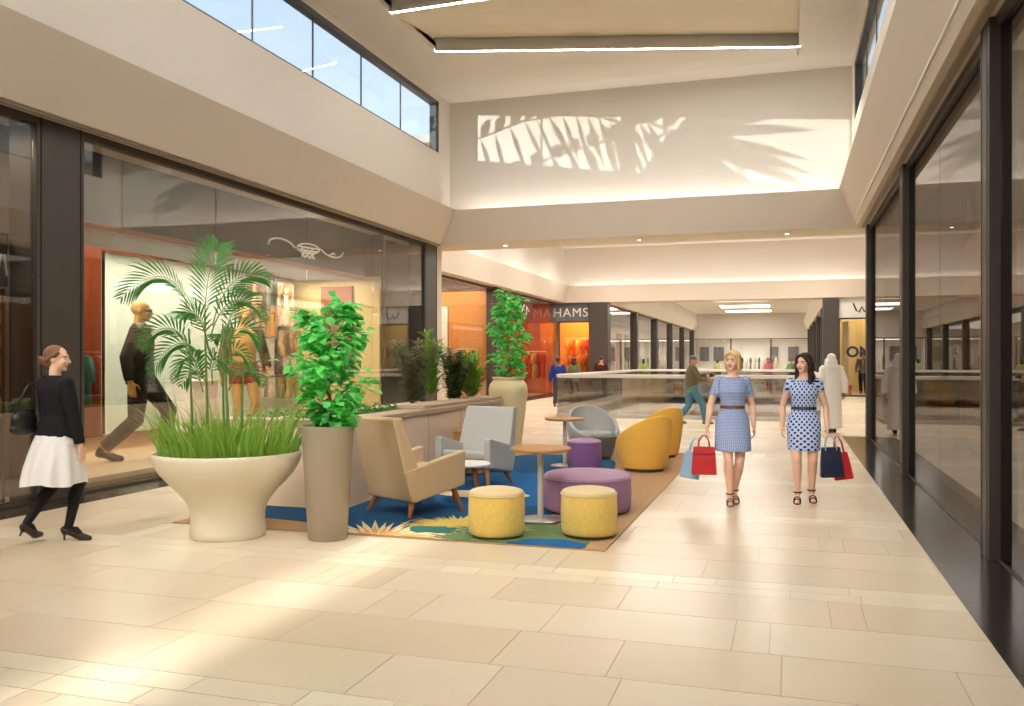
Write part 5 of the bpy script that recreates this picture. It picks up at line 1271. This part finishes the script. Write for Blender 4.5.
# first left shop: posters behind the glass
t = thing('poster', 'tall amber poster with people behind the leftmost pane', 'poster', (-8.42, 6.3, .0)); b = MB(); b.box(-.02, .02, -2.6, 1.35, .95, 2.35); b.build('print', photo_mat('poster_amber', (BRN, lin(120, 72, 40), lin(190, 120, 60), BLK), 3.3), t, smooth=0)
b = MB(); b.box(-.03, .03, -2.64, -2.6, 0, 2.4); b.box(-.03, .03, 1.35, 1.39, 0, 2.4); b.box(-.03, .03, -2.64, 1.39, 2.35, 2.4); b.build('frame', DARK, t, smooth=0)
for y, c in ((1.18, lin(206, 110, 60)), (-.6, lin(120, 74, 44)), (.78, lin(110, 66, 44))):
    b = MB(); b.rings([oval(z, .001+.004, w_, .022, y, 12) for z, w_ in ((.96, .13), (1.4, .16), (1.65, .10), (1.9, .16), (1.96, .06))]); b.ellipsoid((.024, y, 2.07), (.004, .07, .09)); b.build('printed_figure', mat('poster_fig_%d' % int(y*100), c, .5, .3, noise=6, amt=.3), t, smooth=0)
t = thing('shop_sign', 'dark board with pale slanted strokes standing in for a reflected sign at the far left edge', 'sign', (-8.40, 6.4, 2.42)); b = MB(); b.box(-.04, .04, -2.6, 1.3, 0, .6); b.build('sign_board', DARK, t, smooth=0)  # mirrored sign reflection in the glass, built as a solid board and strokes
b = MB()
for pts in ([(1.0, .34), (1.05, .14), (1.10, .30), (1.16, .13), (1.21, .36)], [(1.25, .36), (1.285, .12)]): b.tube([(.045, y, z) for y, z in pts], .013, 6)
b.build('lettering', WHITE, t, smooth=180)

# shopfront facing the camera at the far left corner: sign and orange display
shopfront_x(41.0, -10.5, -8.95, SHOPGLASS)
t = thing('shop_sign', 'grey shop sign reading HAMS in white capitals beside the dark column', 'sign', (-9.85, 40.9, 3.45))
b = MB(); b.box(-1.05, .92, -.06, .06, 0, .86); b.build('sign_board', mat('sign_slate', lin(104, 112, 120), .5, .4), t, smooth=0)
mb = text_geo('HAMS', .60, .015, spacing=1.16); xform(mb, Matrix(((1, 0, 0, -.03), (0, 0, -1, -.075), (0, 1, 0, .22), (0, 0, 0, 1)))); mb.build('lettering', WHITE, t, smooth=0)
b = MB(); b.box(-10.7, -8.95, 41.0, 42.2, 3.45, 4.4); struct('trim_93', b, W_FASC, smooth=0)
b = MB(); b.box(-12.2, -8.7, 44.4, 44.5, 0, 4.3); struct('wall_left', b, mat('amber_shop_wall', lin(240, 150, 60), .7, .3), smooth=0)
rack('clothes rail behind the glass under the HAMS sign', 'front rail under the HAMS sign', (-9.75, 42.6, 0), 0, 1.5, ['orange', 'red', 'amber', 'orange', 'rust', 'red'], 'garments under the HAMS sign', 1.9, 1.0)
rack('taller clothes rail at the back under the HAMS sign', 'back rail under the HAMS sign', (-9.9, 43.7, 0), 0, 2.0, ['amber', 'orange', 'yellow', 'orange', 'red', 'amber', 'cream'], 'garments at the back under the HAMS sign', 2.7, 1.1)
# wider bay, left shopfront: amber display behind the shrubs and red shop beyond
b = MB(); b.box(-13.4, -13.3, 20.2, 31.2, 0, 3.7); struct('wall_left', b, mat('amber_wall', lin(206, 140, 70), .7, .3), smooth=0)
b = MB(); b.box(-13.4, -10.8, 31.25, 31.35, 0, 4.3); struct('wall_left', b, MATS['amber_wall'], smooth=0)
b = MB(); b.box(-13.6, -13.5, 31.4, 41, 0, 4.3); b.box(-13.5, -10.8, 40.85, 40.95, 0, 4.3); struct('wall_left', b, mat('red_shop_wall', lin(206, 92, 50), .7, .3), smooth=0)
board('display_board', 'narrow white display board in the second left shopfront behind the shrubs', 'display panel', -11.95, -11.5, 29.0, 29.08, .01, 3.5, WHITE)
rack('clothes rail in the second left shopfront', 'second left shopfront', (-11.7, 30.3, 0), 0, 1.7, ['amber', 'yellow', 'brown', 'orange', 'cream', 'rust', 'amber', 'yellow', 'brown'], 'garments in the second left shopfront', 2.0, 1.1)
rack('long clothes rail in the red shop beyond the third dark column', 'red shop beyond the third column', (-12.1, 39.9, 0), 0, 2.6, ['red', 'orange', 'red', 'rust', 'orange', 'amber', 'red', 'orange', 'red', 'amber', 'rust', 'red'], 'garments in the red shop', 2.0, 1.2)
t = thing('shop_sign', 'small dark red sign with pale strokes beside the urn tree', 'sign', (-10.48, 34.3, 3.35)); b = MB(); b.box(-.05, .05, -1.9, 1.9, 0, .75); b.build('sign_board', mat('sign_maroon', lin(96, 44, 40), .5, .4), t, smooth=0)
b = MB()
for pts in ([(-1.2, .15), (-1.2, .6), (-.8, .6)], [(-.5, .6), (-.5, .15), (-.1, .15)], [(.2, .2), (.6, .55)], [(.9, .15), (.9, .5), (1.3, .3)]): b.tube([(.055, y, z) for y, z in pts], .035, 6)
b.build('lettering', WHITE, t, smooth=180)
# right corner shop facing the camera
shopfront_x(41.0, 2.15, 3.9, SHOPGLASS)
t = thing('shop_sign', 'white fascia sign with a dark curling w beside the right columns', 'sign', (3.0, 40.9, 3.45)); b = MB(); b.box(-.85, .95, -.06, .06, 0, .9); b.build('sign_board', WHITE, t, smooth=0)
b = MB(); b.tube([(-.25, -.07, .62), (-.12, -.07, .30), (.0, -.07, .22), (.10, -.07, .48), (.20, -.07, .26), (.34, -.07, .24), (.50, -.07, .60)], .035, 6)
b.build('lettering', BLACKLEATHER, t, smooth=180)
t = thing('window_lettering', 'big navy ON lettering on the glass of the right corner shop', 'sign', (2.98, 40.92, 1.74)); mb = text_geo('ON', .64, .01, bold=.02); xform(mb, Matrix(((1, 0, 0, 0), (0, 0, -1, 0), (0, 1, 0, 0), (0, 0, 0, 1)))); mb.build('letters', mat('navy_vinyl', lin(34, 40, 66), .5, .4), t, smooth=0)
b = MB(); b.box(2.2, 5.5, 44.5, 44.6, 0, 4.3); struct('wall_right', b, mat('gold_shop_wall', lin(206, 176, 112), .7, .3), smooth=0)
board('display_board', 'pale yellow upright display board at the left of the right corner shop', 'display panel', 2.35, 2.6, 41.5, 41.6, .01, 3.3, mat('straw_board', lin(236, 206, 130), .6, .3))
g = mannequin('dark clothed mannequin with a wide hairdo behind the ON lettering', (3.25, 42.0, .1), -100, 1.85)
man_clothes(g, .93, mat('grey_top', lin(120, 116, 110), .8, .2), SUIT); b = MB(); b.ellipsoid(g.P(0, .02, .06), (.16, .15, .11), g.R); remeshed(b, 'hair', hairmat('black_hair', lin(24, 22, 22)), .014, 1, None, g.t)
t = thing('gift_box', 'small red box on the floor of the right corner shop window', 'box', (2.55, 41.9, 0)); b = MB(); b.box(-.2, .2, -.2, .2, 0, .38); b.build('box_body', mat('red_card', lin(200, 60, 50), .6, .3), t, smooth=0, bevel=.006)
b = MB(); b.box(-.21, .21, -.21, .21, .38, .46); b.build('box_lid', mat('red_card_lid', lin(180, 50, 44), .6, .3), t, smooth=0, bevel=.006)
# right shop near the camera: tall orange banner
def banner():
    t = thing('banner', 'tall orange banner with red streaks behind the right shop glass', 'banner', (3.0, 16.55, .25))
    b = MB(); b.prism([(-.75, 0), (.75, 0), (.75, 3.32), (-.75, 3.52)], -.03, .03, 'x'); b.build('panel', mat('banner_orange', lin(232, 130, 52), .6, .3, noise=2.5, amt=.2), t, smooth=0)
    rnd = random.Random(2); s = MB()
    for i in range(9):
        y = rnd.uniform(-.6, .6); z = rnd.uniform(.5, 1.9); s.box(-.034, -.03, y-.05, y+.05, z, z+rnd.uniform(.4, .9))
    s.build('red_streaks', mat('banner_red', lin(206, 60, 40), .6, .3), t, smooth=0)
    f = MB(); f.box(-.15, .15, -.8, -.7, -.245, .0); f.box(-.15, .15, .7, .8, -.245, 0); f.build('feet', DARK, t, smooth=0)
banner()
t = thing('shop_sign', 'tiny white pointed mark high behind the right shop glass', 'sign', (2.3, 12.9, 3.42)); b = MB(); b.tube([(0, -.13, 0), (0, -.03, .36), (0, .02, .12), (0, .1, .02)], .02, 6); b.build('mark', WHITE, t, smooth=180); b = MB(); b.box(.03, .05, -.2, .16, -.06, .42); b.build('backing', S_GREY, t, smooth=0)
# far arcade: shop walls with coloured displays on both sides, and the shop across the end
rnd = random.Random(14); tones = [lin(206, 170, 120), lin(150, 100, 80), lin(226, 214, 190), lin(196, 150, 90), lin(120, 112, 104), lin(214, 190, 150), lin(170, 60, 50), lin(90, 84, 80)]
for sd, X in (('left', -10.3), ('right', 3.9)):
    for i in range(1, 14):
        y = 43.5+i*2.9; c = rnd.choice(tones)
        board('display_board', '%s wall display in a far %s-hand shop' % ('tall', 'left' if sd == 'left' else 'right'), 'display panel', X-.05, X+.05, y, y+rnd.uniform(1.2, 2.2), .01, rnd.uniform(2.2, 3.4), mat('far_tone_%d' % tones.index(c), c, .7, .3), 'displays in the far shops on the '+sd)
for i, (x, w_) in enumerate(((-7.9, .9), (-6.5, 1.0), (-1.2, .8), (.6, 1.0))):
    board('wall_screen', ['dark square poster at the far end, leftmost', 'dark square poster at the far end, second from the left', 'dark poster at the far end between the two women', 'dark poster at the far end, rightmost'][i], 'poster', x-w_/2, x+w_/2, 89.5, 89.6, 1.5, 2.9, mat('dark_poster', lin(96, 92, 92), .5, .4))
rack('clothes rail in the shop across the far end', 'far end shop', (-3.2, 88.6, 0), 0, 5.0, ['grey', 'white', 'cream', 'dark', 'white', 'grey', 'cream', 'teal', 'white', 'rust', 'grey', 'cream'], 'garments in the far end shop', 1.9, 1.1)
shopfront_x(84.2, -8.4, -5.0, SHOPGLASS, top=3.6); shopfront_x(84.2, -5.0, -1.4, SHOPGLASS, top=3.6); shopfront_x(84.2, -1.4, 2.0, SHOPGLASS, top=3.6)
# ---------------------------------------------------------------- camera
cam = bpy.data.cameras.new('camera'); co = bpy.data.objects.new('camera', cam); COL.objects.link(co)
cam.sensor_width = 36; cam.lens = 876/1024*36; cam.shift_y = 7/1024; cam.clip_end = 400
co.location = (0, 0, 1.6); co.rotation_euler = (PI/2, 0, math.atan(275/876))
SC.camera = co
# ---------------------------------------------------------------- daylight
w = bpy.data.worlds.new('sky'); SC.world = w; w.use_nodes = True; nt = w.node_tree; nt.nodes.clear()
out = nt.nodes.new('ShaderNodeOutputWorld'); bg = nt.nodes.new('ShaderNodeBackground'); sk = nt.nodes.new('ShaderNodeTexSky')
sk.sky_type = 'NISHITA'; sk.sun_disc = False; sk.sun_elevation = math.radians(56); sk.sun_rotation = math.radians(90); sk.air_density = 1.0; sk.dust_density = 1.2; sk.ozone_density = 1.0
bg.inputs['Strength'].default_value = .17
hs = nt.nodes.new('ShaderNodeHueSaturation'); hs.inputs['Saturation'].default_value = .62; hs.inputs['Hue'].default_value = .49; nt.links.new(sk.outputs[0], hs.inputs['Color']); nt.links.new(hs.outputs[0], bg.inputs[0]); nt.links.new(bg.outputs[0], out.inputs[0])
sl = bpy.data.lights.new('sun', 'SUN'); sl.energy = 2.0; sl.angle = math.radians(2.6); sl.color = (1, .93, .80)
so = bpy.data.objects.new('sun', sl); COL.objects.link(so)
so.rotation_euler = V((-.667, 0.0, -1)).to_track_quat('-Z', 'Y').to_euler()
def area(name, loc, size, energy, col=(1, .93, .84), rot=(0, 0, 0), sizey=None, spread=None):
    l = bpy.data.lights.new(name, 'AREA'); l.energy = energy; l.size = size; l.color = col
    if sizey: l.shape = 'RECTANGLE'; l.size_y = sizey
    if spread: l.spread = math.radians(spread)
    o = bpy.data.objects.new(name, l); COL.objects.link(o); o.location = loc; o.rotation_euler = rot
    return o
area('shop_lights', (-9.5, 12.7, 3.34), 1.3, 190, (1, .90, .74), sizey=8.4)
area('shop_lights', (-12.2, 13, 4.2), 2.4, 110, (1, .72, .45), sizey=7)
area('shop_lights', (-8.9, 4.5, 4.2), .8, 70, (1, .8, .6), sizey=6)
area('shop_lights', (-12.6, 30, 4.2), 3.4, 520, (1, .82, .62), sizey=18)
area('shop_lights', (4.0, 8, 4.2), 3.5, 200, (1, .92, .82), sizey=20)
area('shop_lights', (5.6, 30, 4.2), 2.6, 220, (1, .9, .8), sizey=18)
area('shop_lights', (-9.6, 43.5, 4.2), 3, 200, (1, .7, .4), sizey=3)
area('shop_lights', (3.6, 43.0, 4.0), 2.4, 60, (1, .88, .66), sizey=2.4)
area('shop_lights', (-10.4, 63, 4.2), 3, 400, (1, .93, .85), sizey=36)
area('shop_lights', (4.0, 63, 4.2), 3, 300, (1, .93, .85), sizey=36)
area('shop_lights', (-3.2, 87, 3.5), 9, 260, (1, .97, .92), sizey=3)
area('lower_storey_lights', (-3.2, 31, -.7), 8, 600, (1, .93, .85), sizey=12)
SC.view_settings.view_transform = 'Standard'; SC.view_settings.look = 'None'; SC.view_settings.gamma = 1; SC.view_settings.use_curve_mapping = False
SC.view_settings.exposure = 0.92
SC.cycles.max_bounces = 10; SC.cycles.diffuse_bounces = 5; SC.cycles.glossy_bounces = 5; SC.cycles.transparent_max_bounces = 24; SC.cycles.transmission_bounces = 6
SC.cycles.caustics_reflective = False; SC.cycles.caustics_refractive = False; SC.cycles.sample_clamp_indirect = 6
SC.cycles.use_denoising = True

# unseen spot added to cast streaks through the palm and the left windows
gl = bpy.data.lights.new('streak_spot', 'SPOT'); gl.energy = 36000; gl.color = (1, .93, .82); gl.shadow_soft_size = .04; gl.spot_size = math.radians(15); gl.spot_blend = .3
go = bpy.data.objects.new('streak_spot', gl); COL.objects.link(go); go.location = (-30, -8, 9.6)
go.rotation_euler = (V((-3.0, 19.7, 6.6))-go.location).to_track_quat('-Z', 'Y').to_euler()
